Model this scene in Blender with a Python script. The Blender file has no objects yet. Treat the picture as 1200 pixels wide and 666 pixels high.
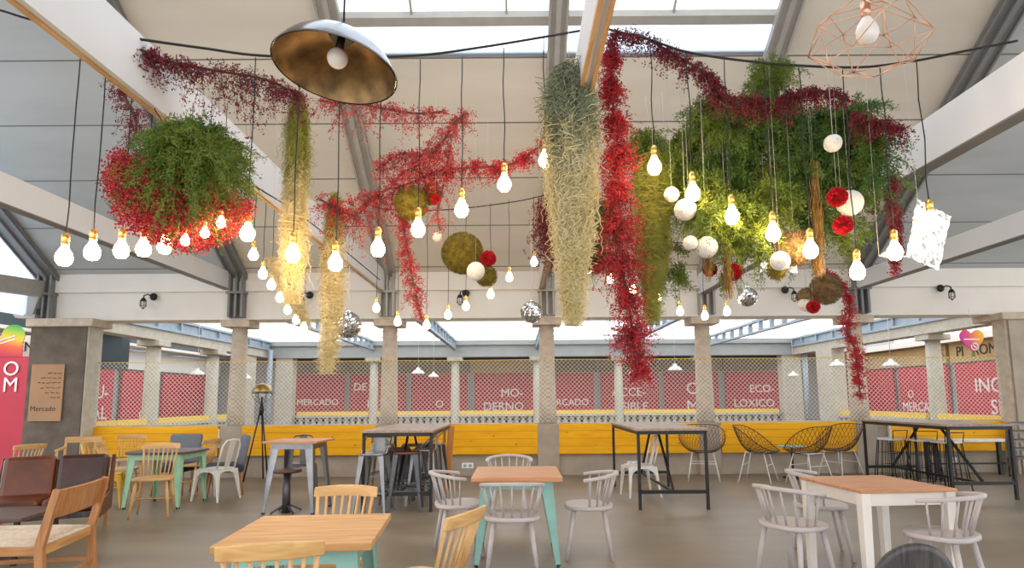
import bpy, math, random
import numpy as np
from mathutils import Vector, Matrix, Euler
random.seed(7); rng = np.random.default_rng(7)
S = bpy.context.scene
C = S.collection
PI = math.pi
R = math.radians

# ------------------------------------------------------------------ camera
F, PITCH, CX, CY, CH, ROLL = 720.0, R(6.8), 605.0, 381.0, 1.42, R(0.4)
cam_d = bpy.data.cameras.new('camera'); cam = bpy.data.objects.new('camera', cam_d); C.objects.link(cam)
cam_d.sensor_width = 36; cam_d.lens = 36 * F / 1200
cam_d.shift_x = -(CX - 600) / 1200; cam_d.shift_y = (CY - 333) / 1200
cam_d.clip_start = .05; cam_d.clip_end = 300
cam.matrix_world = Matrix.Translation((0, 0, CH)) @ Matrix.Rotation(PI / 2 + PITCH, 4, 'X') @ Matrix.Rotation(-ROLL, 4, 'Z')
S.camera = cam
CM = cam.matrix_world.to_3x3()
def ray(x, y): return CM @ Vector(((x - CX) / F, (CY - y) / F, -1))
def at(x, y, Y):                       # the point on the line of sight through a pixel at depth Y
    d = ray(x, y); return Vector((0, 0, CH)) + d * (Y / d.y)
def flo(x, y, z=0.0):                  # the point at height z
    d = ray(x, y); return Vector((0, 0, CH)) + d * ((z - CH) / d.z)
def pxm(Y): return F / Y

# ------------------------------------------------------------------ materials
MATS = {}
def nt(name):
    m = bpy.data.materials.new(name); m.use_nodes = True
    n = m.node_tree.nodes; l = m.node_tree.links
    b = n['Principled BSDF']
    MATS[name] = m
    return m, n, l, b
def mat(name, col, rough=.5, metal=0., var=.0, scale=6., col2=None, bump=0., bscale=60., stretch=(1, 1, 1), spec=None, detail=4):
    m, n, l, b = nt(name)
    b.inputs['Roughness'].default_value = rough; b.inputs['Metallic'].default_value = metal
    if spec is not None: b.inputs['Specular IOR Level'].default_value = spec
    if col2 is None: col2 = tuple(max(0, c * (1 - var)) for c in col)
    if var or col2 != col:
        tc = n.new('ShaderNodeTexCoord'); mp = n.new('ShaderNodeMapping'); mp.inputs['Scale'].default_value = stretch
        l.new(tc.outputs['Object'], mp.inputs['Vector'])
        nz = n.new('ShaderNodeTexNoise'); nz.inputs['Scale'].default_value = scale; nz.inputs['Detail'].default_value = detail
        l.new(mp.outputs['Vector'], nz.inputs['Vector'])
        rp = n.new('ShaderNodeValToRGB'); rp.color_ramp.elements[0].position = .32; rp.color_ramp.elements[1].position = .68
        rp.color_ramp.elements[0].color = (*col, 1); rp.color_ramp.elements[1].color = (*col2, 1)
        l.new(nz.outputs['Fac'], rp.inputs['Fac']); l.new(rp.outputs['Color'], b.inputs['Base Color'])
    else:
        b.inputs['Base Color'].default_value = (*col, 1)
    if bump:
        tc2 = n.new('ShaderNodeTexCoord'); nb = n.new('ShaderNodeTexNoise'); nb.inputs['Scale'].default_value = bscale
        l.new(tc2.outputs['Object'], nb.inputs['Vector'])
        bp = n.new('ShaderNodeBump'); bp.inputs['Strength'].default_value = bump; bp.inputs['Distance'].default_value = .01
        l.new(nb.outputs['Fac'], bp.inputs['Height']); l.new(bp.outputs['Normal'], b.inputs['Normal'])
    return m
def wood(name, c1, c2, scale=1., axis='X', rough=.45):
    m, n, l, b = nt(name)
    tc = n.new('ShaderNodeTexCoord'); mp = n.new('ShaderNodeMapping')
    s = {'X': (1.2, 14, 14), 'Y': (14, 1.2, 14), 'Z': (14, 14, 1.2)}[axis]
    mp.inputs['Scale'].default_value = tuple(q * scale for q in s)
    l.new(tc.outputs['Object'], mp.inputs['Vector'])
    nz = n.new('ShaderNodeTexNoise'); nz.inputs['Scale'].default_value = 2.2; nz.inputs['Detail'].default_value = 6; nz.inputs['Distortion'].default_value = .6
    l.new(mp.outputs['Vector'], nz.inputs['Vector'])
    rp = n.new('ShaderNodeValToRGB'); rp.color_ramp.elements[0].position = .35; rp.color_ramp.elements[1].position = .66
    rp.color_ramp.elements[0].color = (*c1, 1); rp.color_ramp.elements[1].color = (*c2, 1)
    l.new(nz.outputs['Fac'], rp.inputs['Fac']); l.new(rp.outputs['Color'], b.inputs['Base Color'])
    b.inputs['Roughness'].default_value = rough
    return m
def emit(name, col, strength):
    m, n, l, b = nt(name)
    b.inputs['Base Color'].default_value = (*col, 1)
    b.inputs['Emission Color'].default_value = (*col, 1); b.inputs['Emission Strength'].default_value = strength
    return m
def pane(name, col, clear):            # frosted glazing: partly clear, partly light-scattering
    m, n, l, b = nt(name)
    out = n['Material Output']
    t = n.new('ShaderNodeBsdfTransparent'); t.inputs['Color'].default_value = (*col, 1)
    tr = n.new('ShaderNodeBsdfTranslucent'); tr.inputs['Color'].default_value = (*col, 1)
    mx = n.new('ShaderNodeMixShader'); mx.inputs['Fac'].default_value = clear
    l.new(tr.outputs[0], mx.inputs[1]); l.new(t.outputs[0], mx.inputs[2]); l.new(mx.outputs[0], out.inputs['Surface'])
    return m

# ------------------------------------------------------------------ mesh builder
class MB:
    def __init__(s): s.v = []; s.f = []; s.mi = []; s.sm = []
    def _add(s, vs, fs, mi=0, smooth=False):
        o = len(s.v); s.v += [tuple(v) for v in vs]
        for f in fs: s.f.append(tuple(i + o for i in f)); s.mi.append(mi); s.sm.append(smooth)
        return s
    def box(s, c, d, rot=None, mi=0):
        x, y, z = d[0] / 2, d[1] / 2, d[2] / 2
        vs = [Vector(q) for q in ((-x, -y, -z), (x, -y, -z), (x, y, -z), (-x, y, -z), (-x, -y, z), (x, -y, z), (x, y, z), (-x, y, z))]
        if rot is not None:
            M = rot if isinstance(rot, Matrix) else Euler(rot).to_matrix()
            vs = [M @ v for v in vs]
        c = Vector(c)
        return s._add([v + c for v in vs], [(3, 2, 1, 0), (4, 5, 6, 7), (0, 1, 5, 4), (1, 2, 6, 5), (2, 3, 7, 6), (3, 0, 4, 7)], mi)
    def bx(s, x0, x1, y0, y1, z0, z1, mi=0):
        return s.box(((x0 + x1) / 2, (y0 + y1) / 2, (z0 + z1) / 2), (x1 - x0, y1 - y0, z1 - z0), None, mi)
    def bar(s, a, b, w, h=None, mi=0, up=(0, 0, 1), w2=None, h2=None):   # a rectangular bar from a to b, may taper
        h = w if h is None else h; w2 = w if w2 is None else w2; h2 = h if h2 is None else h2
        a, b = Vector(a), Vector(b); d = (b - a).normalized(); u = Vector(up)
        if abs(d.dot(u)) > .98: u = Vector((0, 1, 0))
        x = d.cross(u).normalized(); y = x.cross(d).normalized()
        vs = [a - x * w / 2 - y * h / 2, a + x * w / 2 - y * h / 2, a + x * w / 2 + y * h / 2, a - x * w / 2 + y * h / 2,
              b - x * w2 / 2 - y * h2 / 2, b + x * w2 / 2 - y * h2 / 2, b + x * w2 / 2 + y * h2 / 2, b - x * w2 / 2 + y * h2 / 2]
        return s._add(vs, [(0, 1, 2, 3), (7, 6, 5, 4), (0, 4, 5, 1), (1, 5, 6, 2), (2, 6, 7, 3), (3, 7, 4, 0)], mi)
    def tube(s, pts, r, seg=8, mi=0, closed=False, cap=True, smooth=True):
        pts = [Vector(p) for p in pts]; n = len(pts)
        rs = r if isinstance(r, (list, tuple)) else [r] * n
        vs, fs = [], []; prev = None
        for i, p in enumerate(pts):
            if closed: d = pts[(i + 1) % n] - pts[i - 1]
            else: d = pts[min(i + 1, n - 1)] - pts[max(i - 1, 0)]
            d.normalize()
            if prev is None:
                u = Vector((0, 0, 1)) if abs(d.z) < .9 else Vector((1, 0, 0))
                x = d.cross(u).normalized()
            else:
                x = (prev - d * prev.dot(d)).normalized()
            prev = x; y = d.cross(x)
            for k in range(seg):
                a = 2 * PI * k / seg; vs.append(p + (x * math.cos(a) + y * math.sin(a)) * rs[i])
        m = n if closed else n - 1
        for i in range(m):
            j = (i + 1) % n
            for k in range(seg):
                q = (k + 1) % seg; fs.append((i * seg + k, i * seg + q, j * seg + q, j * seg + k))
        s._add(vs, fs, mi, smooth)
        if cap and not closed:
            o = len(s.v) - n * seg
            s.f.append(tuple(o + k for k in range(seg - 1, -1, -1))); s.mi.append(mi); s.sm.append(False)
            s.f.append(tuple(o + (n - 1) * seg + k for k in range(seg))); s.mi.append(mi); s.sm.append(False)
        return s
    def lathe(s, prof, seg=20, c=(0, 0, 0), M=None, mi=0, smooth=True, cap=True):
        vs, fs = [], []; c = Vector(c); n = len(prof)
        for r, z in prof:
            for k in range(seg):
                a = 2 * PI * k / seg; v = Vector((r * math.cos(a), r * math.sin(a), z))
                if M is not None: v = M @ v
                vs.append(v + c)
        for i in range(n - 1):
            for k in range(seg):
                q = (k + 1) % seg; fs.append((i * seg + k, i * seg + q, (i + 1) * seg + q, (i + 1) * seg + k))
        s._add(vs, fs, mi, smooth)
        o = len(s.v) - n * seg
        if not cap: return s
        if prof[0][0] > 1e-5: s.f.append(tuple(o + k for k in range(seg - 1, -1, -1))); s.mi.append(mi); s.sm.append(False)
        if prof[-1][0] > 1e-5: s.f.append(tuple(o + (n - 1) * seg + k for k in range(seg))); s.mi.append(mi); s.sm.append(False)
        return s
    def prism(s, poly, z0, z1, M=None, c=(0, 0, 0), mi=0, smooth=False):      # poly in xy, extruded in z
        n = len(poly); c = Vector(c)
        vs = [Vector((x, y, z0)) for x, y in poly] + [Vector((x, y, z1)) for x, y in poly]
        if M is not None: vs = [M @ v for v in vs]
        vs = [v + c for v in vs]
        s._add(vs, [tuple(range(n - 1, -1, -1)), tuple(range(n, 2 * n))], mi, False)
        o = len(s.v) - 2 * n
        for i in range(n):
            j = (i + 1) % n; s.f.append((o + i, o + j, o + n + j, o + n + i)); s.mi.append(mi); s.sm.append(smooth)
        return s
    def sphere(s, c, r, seg=16, ring=10, mi=0, sz=1.):
        prof = [(max(1e-4, r * math.sin(PI * i / ring)), -r * sz * math.cos(PI * i / ring)) for i in range(ring + 1)]
        return s.lathe(prof, seg, c, None, mi)
    def grid(s, fn, nu, nv, mi=0, smooth=True):
        vs = [fn(i / nu, j / nv) for i in range(nu + 1) for j in range(nv + 1)]
        fs = [(i * (nv + 1) + j, (i + 1) * (nv + 1) + j, (i + 1) * (nv + 1) + j + 1, i * (nv + 1) + j + 1) for i in range(nu) for j in range(nv)]
        return s._add(vs, fs, mi, smooth)
    def build(s, name, mats, parent=None, bevel=0., solid=0.):
        me = bpy.data.meshes.new(name); me.from_pydata(s.v, [], s.f)
        if not isinstance(mats, (list, tuple)): mats = [mats]
        for m in mats: me.materials.append(MATS[m] if isinstance(m, str) else m)
        me.polygons.foreach_set('material_index', s.mi); me.polygons.foreach_set('use_smooth', s.sm); me.update()
        o = bpy.data.objects.new(name, me); C.objects.link(o)
        if parent is not None: o.parent = parent
        if solid: q = o.modifiers.new('solid', 'SOLIDIFY'); q.thickness = solid; q.offset = 0
        if bevel: q = o.modifiers.new('bevel', 'BEVEL'); q.width = bevel; q.segments = 2; q.limit_method = 'ANGLE'; q.angle_limit = R(40)
        return o
def raw(name, V, Fc, mats, parent=None, smooth=False, mi=None):      # numpy mesh, every face with the same number of corners
    V = np.asarray(V, dtype=np.float32).reshape(-1, 3); Fc = np.asarray(Fc, dtype=np.int32)
    me = bpy.data.meshes.new(name); n, k = Fc.shape
    me.vertices.add(len(V)); me.vertices.foreach_set('co', V.ravel())
    me.loops.add(n * k); me.loops.foreach_set('vertex_index', Fc.ravel())
    me.polygons.add(n); me.polygons.foreach_set('loop_start', np.arange(0, n * k, k, dtype=np.int32))
    me.polygons.foreach_set('loop_total', np.full(n, k, dtype=np.int32))
    if not isinstance(mats, (list, tuple)): mats = [mats]
    for m in mats: me.materials.append(MATS[m])
    if mi is not None: me.polygons.foreach_set('material_index', np.asarray(mi, dtype=np.int32))
    me.polygons.foreach_set('use_smooth', np.full(n, smooth)); me.update(calc_edges=True); me.validate()
    o = bpy.data.objects.new(name, me); C.objects.link(o)
    if parent is not None: o.parent = parent
    return o
def tag(o, label, cat, group=None, kind=None):
    if label: o['label'] = label
    if cat: o['category'] = cat
    if group: o['group'] = group
    if kind: o['kind'] = kind
    return o
def thing(name, label, cat, loc=(0, 0, 0), rz=0., group=None):
    o = bpy.data.objects.new(name, None); C.objects.link(o); o.empty_display_size = .1
    o.location = loc; o.rotation_euler = (0, 0, rz)
    return tag(o, label, cat, group)
def struct(name, mb, m, **k):
    o = mb.build(name, m, None, **k); o['kind'] = 'structure'; return o
def kids(o): return [x for x in C.objects if x.parent is o]
KIDS = {}
def copy_tree(o, parent=None):
    c = o.copy(); C.objects.link(c)
    if parent is not None: c.parent = parent
    if o.name not in KIDS: KIDS[o.name] = kids(o)
    for ch in KIDS[o.name]: copy_tree(ch, c)
    return c
def put(proto, used, loc, rz, label, group=None, scale=1.):
    o = proto if not used else copy_tree(proto)
    o.location = loc; o.rotation_euler = (0, 0, rz); o['label'] = label
    if scale != 1.: o.scale = (scale,) * 3
    if group: o['group'] = group
    elif 'group' in o: del o['group']
    return o
class Kind:                              # first call moves the prototype, later calls copy it
    def __init__(s, proto, group): s.p = proto; s.n = 0; s.g = group; KIDS[proto.name] = kids(proto)
    def __call__(s, loc, rz, label, scale=1.):
        o = put(s.p, s.n > 0, loc, rz, label, s.g, scale); s.n += 1; return o
def text(name, body, size, loc, rot, m, parent=None, ext=.004, align='CENTER', sx=1.):
    cu = bpy.data.curves.new(name, 'FONT'); cu.body = body; cu.size = size; cu.extrude = ext; cu.align_x = align; cu.align_y = 'CENTER'; cu.resolution_u = 3
    t = bpy.data.objects.new(name, cu); C.objects.link(t)
    bpy.context.view_layer.update()
    me = bpy.data.meshes.new_from_object(t.evaluated_get(bpy.context.evaluated_depsgraph_get()))
    bpy.data.objects.remove(t)
    me.materials.clear(); me.materials.append(MATS[m])
    o = bpy.data.objects.new(name, me); C.objects.link(o); o.location = loc; o.rotation_euler = rot; o.scale = (sx, 1, 1)
    if parent is not None: o.parent = parent
    return o
# ================================================================== palette
mat('concrete_wall', (.43, .355, .275), .85, 0, .22, 3, bump=.25, bscale=25)
mat('render_cement', (.15, .118, .088), .9, 0, .3, 4, (.095, .075, .057), bump=.3, bscale=18)
mat('stone', (.60, .49, .375), .85, 0, .25, 9, (.46, .375, .29), bump=.35, bscale=45)
mat('stone_pale', (.55, .495, .40), .85, 0, .2, 7, (.45, .405, .325), bump=.3, bscale=40)
mat('plaster', (.78, .73, .66), .8, 0, .05, 2)
mat('plaster_grey', (.62, .63, .62), .8, 0, .06, 2)
mat('white_beam', (.71, .71, .725), .5, 0, .05, 2)
mat('steel_paint', (.40, .38, .345), .5, 0, .12, 5)
mat('steel_dark', (.21, .21, .205), .55, 0, .15, 5)
mat('steel_blue', (.34, .40, .45), .45, .2, .15, 5)
mat('gutter', (.36, .365, .345), .5, 0, .1, 3)
mat('black_metal', (.018, .018, .02), .45, .3)
mat('black_cable', (.012, .012, .013), .6)
mat('thread', (.55, .54, .52), .6)
mat('net', (.80, .77, .66), .7)
mat('net_rope', (.80, .56, .12), .7)
mat('red_banner', (.54, .035, .065), .6, 0, .08, 1.5)
mat('banner_white', (.86, .80, .78), .6)
mat('grey_pier', (.36, .37, .38), .7, 0, .1, 3)
mat('fascia_brown', (.25, .17, .095), .7, 0, .25, 3)
mat('fascia_ochre', (.50, .32, .14), .7, 0, .15, 3)
mat('fascia_white', (.82, .80, .76), .7)
mat('dark_slate', (.045, .065, .075), .5)
mat('sign_black', (.02, .018, .016), .6)
mat('sign_red', (.75, .32, .25), .6)
mat('yellow_rail', (.86, .55, .045), .5)
mat('cardboard', (.42, .235, .125), .8, 0, .15, 2)
mat('outlet_white', (.85, .85, .83), .4)
mat('gold', (.85, .55, .16), .3, .9)
emit('bulb_glow', (1.0, .72, .40), 38)
mat('bulb_off', (.88, .82, .76), .15)
mat('grey_paint', (.52, .465, .455), .5, 0, .12, 8)
mat('white_paint', (.80, .75, .68), .5, 0, .08, 6)
mat('white_metal', (.78, .76, .72), .4, .1, .12, 12)
mat('teal', (.25, .47, .415), .4, .15, .12, 8)
mat('mint', (.38, .66, .44), .45, .1, .15, 8)
mat('yellow_metal', (.80, .44, .03), .4, .1, .1, 8)
mat('raw_steel', (.30, .30, .305), .3, .85, .3, 5)
mat('rust_steel', (.16, .075, .045), .5, .5, .3, 6)
mat('dark_steel', (.12, .12, .13), .4, .7, .3, 6)
mat('leather_dark', (.065, .018, .011), .33, 0, .5, 4, (.03, .010, .008), bump=.15, bscale=30)
mat('leather', (.155, .036, .008), .36, 0, .5, 3.2, (.065, .016, .006), bump=.15, bscale=30)
mat('leather_worn', (.15, .115, .13), .3, 0, .3, 4)
mat('fabric_grey', (.17, .19, .225), .9, 0, .15, 30)
mat('fabric_dark', (.045, .055, .075), .9)
mat('rope_seat', (.72, .62, .50), .85, 0, .25, 30)
mat('wire_rust', (.09, .042, .022), .5, .4)
mat('chrome', (.8, .8, .8), .12, 1.)
mat('copper', (.72, .40, .27), .28, .8)
mat('lamp_steel', (.30, .31, .33), .22, .95, .25, 3)
mat('lamp_inside', (.34, .20, .08), .42, .8, .3, 9, (.13, .08, .035))
mat('brass_dull', (.50, .34, .13), .3, .9, .3, 6)
mat('foil', (.93, .93, .93), .28, .9, bump=.8, bscale=14)
mat('moss_ball', (.30, .22, .022), .95, 0, .5, 22, (.13, .10, .012))
mat('moss_brown', (.30, .19, .075), .95, 0, .5, 22, (.14, .085, .04))
mat('paper_white', (.86, .82, .74), .8, 0, .1, 8, bump=.5, bscale=35)
mat('pompom_red', (.50, .006, .012), .8)
mat('fern_green', (.065, .135, .013), .6, 0, .5, 5, (.17, .225, .018))
mat('fern_dark', (.045, .115, .018), .6, 0, .5, 4, (.12, .19, .02))
mat('fern_light', (.20, .25, .018), .6, 0, .4, 5, (.085, .15, .015))
mat('bloom_red', (.56, .016, .022), .7, 0, .4, 10, (.32, .008, .024))
mat('bloom_pink', (.62, .09, .085), .7, 0, .4, 10, (.42, .03, .05))
mat('bloom_dark', (.22, .008, .022), .7, 0, .4, 10, (.13, .006, .016))
mat('moss_pale', (.84, .72, .42), .9, 0, .3, 5, (.70, .57, .26))
mat('moss_grey', (.33, .355, .235), .9, 0, .4, 6, (.21, .24, .13))
mat('moss_olive', (.42, .40, .07), .9, 0, .4, 5, (.26, .27, .04))
mat('raffia', (.45, .26, .07), .85, 0, .4, 12, (.28, .14, .035))
mat('twig', (.13, .055, .04), .8)
wood('oak', (.64, .355, .135), (.43, .215, .07), 1, 'X')
wood('oak_y', (.66, .40, .18), (.46, .25, .095), 1, 'Y')
wood('pine_red', (.60, .295, .14), (.44, .195, .08), 1, 'X')
wood('beech', (.70, .43, .17), (.54, .30, .105), .8, 'Z')
wood('beech_x', (.70, .43, .17), (.54, .30, .105), .8, 'X')
wood('ochre_wood', (.50, .30, .11), (.36, .20, .065), .9, 'Z')
wood('teak', (.50, .235, .085), (.34, .14, .045), 1, 'Z')
wood('teak_y', (.50, .235, .085), (.34, .14, .045), 1, 'Y')
wood('dark_top', (.14, .075, .05), (.075, .042, .03), 1, 'X')
wood('bar_top', (.42, .30, .22), (.26, .18, .13), 1, 'Y')
wood('black_ply', (.075, .062, .058), (.025, .02, .02), 1.2, 'Z', .4)
wood('orange_wood', (.62, .25, .05), (.45, .16, .03), 1, 'Z')
pane('skylight_glass', (.96, .98, 1.0), .75)
pane('skylight_sheet', (.86, .93, 1.0), .35)
def floor_mat():
    m, n, l, b = nt('polished_floor')
    tc = n.new('ShaderNodeTexCoord'); mp = n.new('ShaderNodeMapping'); mp.inputs['Scale'].default_value = (.5, 1.1, 1)
    l.new(tc.outputs['Object'], mp.inputs['Vector'])
    a = n.new('ShaderNodeTexNoise'); a.inputs['Scale'].default_value = 1.3; a.inputs['Detail'].default_value = 9; a.inputs['Roughness'].default_value = .62
    l.new(mp.outputs['Vector'], a.inputs['Vector'])
    rp = n.new('ShaderNodeValToRGB'); rp.color_ramp.elements[0].position = .3; rp.color_ramp.elements[1].position = .72
    rp.color_ramp.elements[0].color = (.155, .124, .086, 1); rp.color_ramp.elements[1].color = (.285, .230, .162, 1)
    l.new(a.outputs['Fac'], rp.inputs['Fac']); l.new(rp.outputs['Color'], b.inputs['Base Color'])
    rr = n.new('ShaderNodeMapRange'); rr.inputs['To Min'].default_value = .28; rr.inputs['To Max'].default_value = .5
    l.new(a.outputs['Fac'], rr.inputs['Value']); l.new(rr.outputs['Result'], b.inputs['Roughness'])
    b.inputs['Specular IOR Level'].default_value = .5
floor_mat()
def plank_mat():                       # yellow stained boards with knots, board joints along X
    m, n, l, b = nt('yellow_boards')
    tc = n.new('ShaderNodeTexCoord'); sx = n.new('ShaderNodeSeparateXYZ'); l.new(tc.outputs['Object'], sx.inputs[0])
    mp = n.new('ShaderNodeMapping'); mp.inputs['Scale'].default_value = (1.5, 6, 9); l.new(tc.outputs['Object'], mp.inputs['Vector'])
    nz = n.new('ShaderNodeTexNoise'); nz.inputs['Scale'].default_value = 1.6; nz.inputs['Detail'].default_value = 5; l.new(mp.outputs['Vector'], nz.inputs['Vector'])
    rp = n.new('ShaderNodeValToRGB'); rp.color_ramp.elements[0].position = .3; rp.color_ramp.elements[1].position = .7
    rp.color_ramp.elements[0].color = (.93, .47, .010, 1); rp.color_ramp.elements[1].color = (.80, .36, .006, 1)
    l.new(nz.outputs['Fac'], rp.inputs['Fac'])
    vo = n.new('ShaderNodeTexVoronoi'); vo.inputs['Scale'].default_value = 4.5; l.new(tc.outputs['Object'], vo.inputs['Vector'])
    kn = n.new('ShaderNodeMath'); kn.operation = 'LESS_THAN'; kn.inputs[1].default_value = .075; l.new(vo.outputs['Distance'], kn.inputs[0])
    mu = n.new('ShaderNodeMath'); mu.operation = 'MULTIPLY'; mu.inputs[1].default_value = 1 / .14; l.new(sx.outputs['Z'], mu.inputs[0])
    fr = n.new('ShaderNodeMath'); fr.operation = 'FRACT'; l.new(mu.outputs[0], fr.inputs[0])
    lt = n.new('ShaderNodeMath'); lt.operation = 'LESS_THAN'; lt.inputs[1].default_value = .05; l.new(fr.outputs[0], lt.inputs[0])
    mxm = n.new('ShaderNodeMath'); mxm.operation = 'MAXIMUM'; l.new(lt.outputs[0], mxm.inputs[0]); l.new(kn.outputs[0], mxm.inputs[1])
    sc = n.new('ShaderNodeMath'); sc.operation = 'MULTIPLY'; sc.inputs[1].default_value = .6; l.new(mxm.outputs[0], sc.inputs[0])
    mx = n.new('ShaderNodeMixRGB'); l.new(sc.outputs[0], mx.inputs['Fac']); l.new(rp.outputs['Color'], mx.inputs[1]); mx.inputs[2].default_value = (.22, .085, .006, 1)
    l.new(mx.outputs[0], b.inputs['Base Color']); b.inputs['Roughness'].default_value = .55; b.inputs['Specular IOR Level'].default_value = .2
plank_mat()
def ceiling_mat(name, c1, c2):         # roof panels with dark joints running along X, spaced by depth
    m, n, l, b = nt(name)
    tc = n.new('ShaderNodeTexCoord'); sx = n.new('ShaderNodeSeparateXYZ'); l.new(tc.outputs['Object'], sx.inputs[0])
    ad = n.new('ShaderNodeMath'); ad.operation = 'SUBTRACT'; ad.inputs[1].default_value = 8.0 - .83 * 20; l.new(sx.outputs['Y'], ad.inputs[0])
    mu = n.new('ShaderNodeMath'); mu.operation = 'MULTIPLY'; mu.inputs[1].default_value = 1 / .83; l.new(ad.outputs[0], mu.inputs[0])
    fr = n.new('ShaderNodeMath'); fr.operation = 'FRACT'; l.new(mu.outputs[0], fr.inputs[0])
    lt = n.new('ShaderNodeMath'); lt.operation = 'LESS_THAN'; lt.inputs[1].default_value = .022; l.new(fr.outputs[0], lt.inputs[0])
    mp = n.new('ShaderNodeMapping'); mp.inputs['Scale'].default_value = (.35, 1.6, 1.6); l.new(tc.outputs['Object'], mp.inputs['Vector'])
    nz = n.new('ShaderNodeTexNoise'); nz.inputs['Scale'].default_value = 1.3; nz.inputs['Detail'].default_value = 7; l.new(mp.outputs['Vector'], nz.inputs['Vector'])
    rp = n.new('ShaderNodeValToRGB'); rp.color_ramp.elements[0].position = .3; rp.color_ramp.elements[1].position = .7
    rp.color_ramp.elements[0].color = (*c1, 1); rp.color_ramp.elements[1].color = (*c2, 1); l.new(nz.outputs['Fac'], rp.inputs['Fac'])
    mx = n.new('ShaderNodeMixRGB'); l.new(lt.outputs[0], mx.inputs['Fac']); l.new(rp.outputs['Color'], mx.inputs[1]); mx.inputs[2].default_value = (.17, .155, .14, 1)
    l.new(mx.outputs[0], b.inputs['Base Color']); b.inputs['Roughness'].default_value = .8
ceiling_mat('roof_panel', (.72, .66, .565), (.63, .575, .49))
ceiling_mat('roof_panel_cool', (.49, .51, .505), (.41, .43, .43))  # cooler, darker copy: bluish light of the side bays put into the colour

# ================================================================== setting
DY = 11.75                                    # the front row of columns
XC = [-5.30, -2.42, .58, 3.56, 6.47]
XL, XR = -8.7, 9.75                           # sides of the gallery behind
D2 = 21.5                                     # rear row of columns
SL = .67                                      # roof slope
ZE, YE = 3.80, 11.45                          # eave
def zr(y): return ZE + SL * (YE - y)
fm = MB().bx(-16, 17, -3, 30, -.12, 0); struct('floor', fm, 'polished_floor')

# lintel above the front columns
lm = MB(); lm.bx(-9.15, 16, 11.5, 11.98, 2.93, 3.46); lm.bx(-9.15, 16, 11.44, 12.0, 3.46, 3.86); struct('wall_back', lm, 'plaster')

# roof slope with its opening for the skylight, then the opening's bars and panes
YS0, YS1 = 5.5, 8.0
def slope(x0, x1, y0, y1, th, mb, lift=0.):
    vs = [(x0, y0, zr(y0) + lift), (x1, y0, zr(y0) + lift), (x1, y1, zr(y1) + lift), (x0, y1, zr(y1) + lift)]
    vs += [(a, b, c + th) for a, b, c in vs]
    mb._add(vs, [(0, 3, 2, 1), (4, 5, 6, 7), (0, 1, 5, 4), (1, 2, 6, 5), (2, 3, 7, 6), (3, 0, 4, 7)])
XA, XB = -2.42, 3.62
r1 = MB(); slope(-5.3, XA, YS0, 12.1, .1, r1); slope(XA, XB, YS1, 12.1, .1, r1); slope(XB, 6.47, YS0, 12.1, .1, r1)
struct('ceiling', r1, 'roof_panel')
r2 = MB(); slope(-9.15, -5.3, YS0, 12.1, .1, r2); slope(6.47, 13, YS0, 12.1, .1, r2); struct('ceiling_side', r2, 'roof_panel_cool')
w = MB(); slope(XA, XB, YS1 - .37, YS1, .02, w, .04); struct('window_1', w, 'skylight_sheet')
w = MB(); slope(XA, XB, YS0, YS1 - .45, .02, w, .06); struct('window_2', w, 'skylight_glass')
g = MB(); slope(XA, XB, YS1 - .46, YS1 - .36, .09, g, -.02)
for x in (-1.35, -.1, 2.1): slope(x - .015, x + .015, YS0, YS1 - .46, .05, g, .02)
struct('trim_1', g, 'steel_paint')
# the other half of the gable roof, over and behind the viewer
zf = lambda y: zr(YS0) - SL * (YS0 - y)
def fslope(x0, x1, y0, y1, th, mb, lift=0.):
    vs = [(x0, y0, zf(y0) + lift), (x1, y0, zf(y0) + lift), (x1, y1, zf(y1) + lift), (x0, y1, zf(y1) + lift)]; vs += [(a, b, c + th) for a, b, c in vs]
    mb._add(vs, [(0, 3, 2, 1), (4, 5, 6, 7), (0, 1, 5, 4), (1, 2, 6, 5), (2, 3, 7, 6), (3, 0, 4, 7)])
r3 = MB(); fslope(-9.15, XA, -.5, YS0, .1, r3); fslope(XA, XB, -.5, 2.6, .1, r3); fslope(XB, 13, -.5, YS0, .1, r3); struct('ceiling_front', r3, 'roof_panel')
w = MB(); fslope(XA, XB, 2.6, YS0, .02, w, .06); struct('window_5', w, 'skylight_glass')
# rafters
k = 2
def rafter(x, m, wd=.26, foot=True):
    mb = MB(); slope(x - wd / 2, x + wd / 2, YS0, 11.46, .07, mb, -.09)
    slope(x - .035, x + .035, YS0, 11.46, .06, mb, -.15)
    slope(x - wd / 2, x - wd / 2 + .03, YS0, 11.46, .05, mb, -.13); slope(x + wd / 2 - .03, x + wd / 2, YS0, 11.46, .05, mb, -.13)
    if foot:
        mb.bx(x - .14, x - .10, 11.33, 11.5, 2.96, 3.78); mb.bx(x + .10, x + .14, 11.33, 11.5, 2.96, 3.78)
        mb.bx(x - .02, x + .02, 11.34, 11.5, 2.96, 3.78); mb.bx(x - .15, x + .15, 11.45, 11.5, 2.95, 3.78); mb.bx(x - .17, x + .17, 11.30, 11.5, 3.40, 3.44)
    return struct('rafter', mb, m)
rafter(-5.25, 'steel_dark', .34); rafter(-2.42, 'steel_paint', .30); rafter(.58, 'steel_paint'); rafter(3.58, 'steel_paint', .30); rafter(6.47, 'steel_dark', .36); rafter(-8.85, 'steel_dark', .42)
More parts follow.
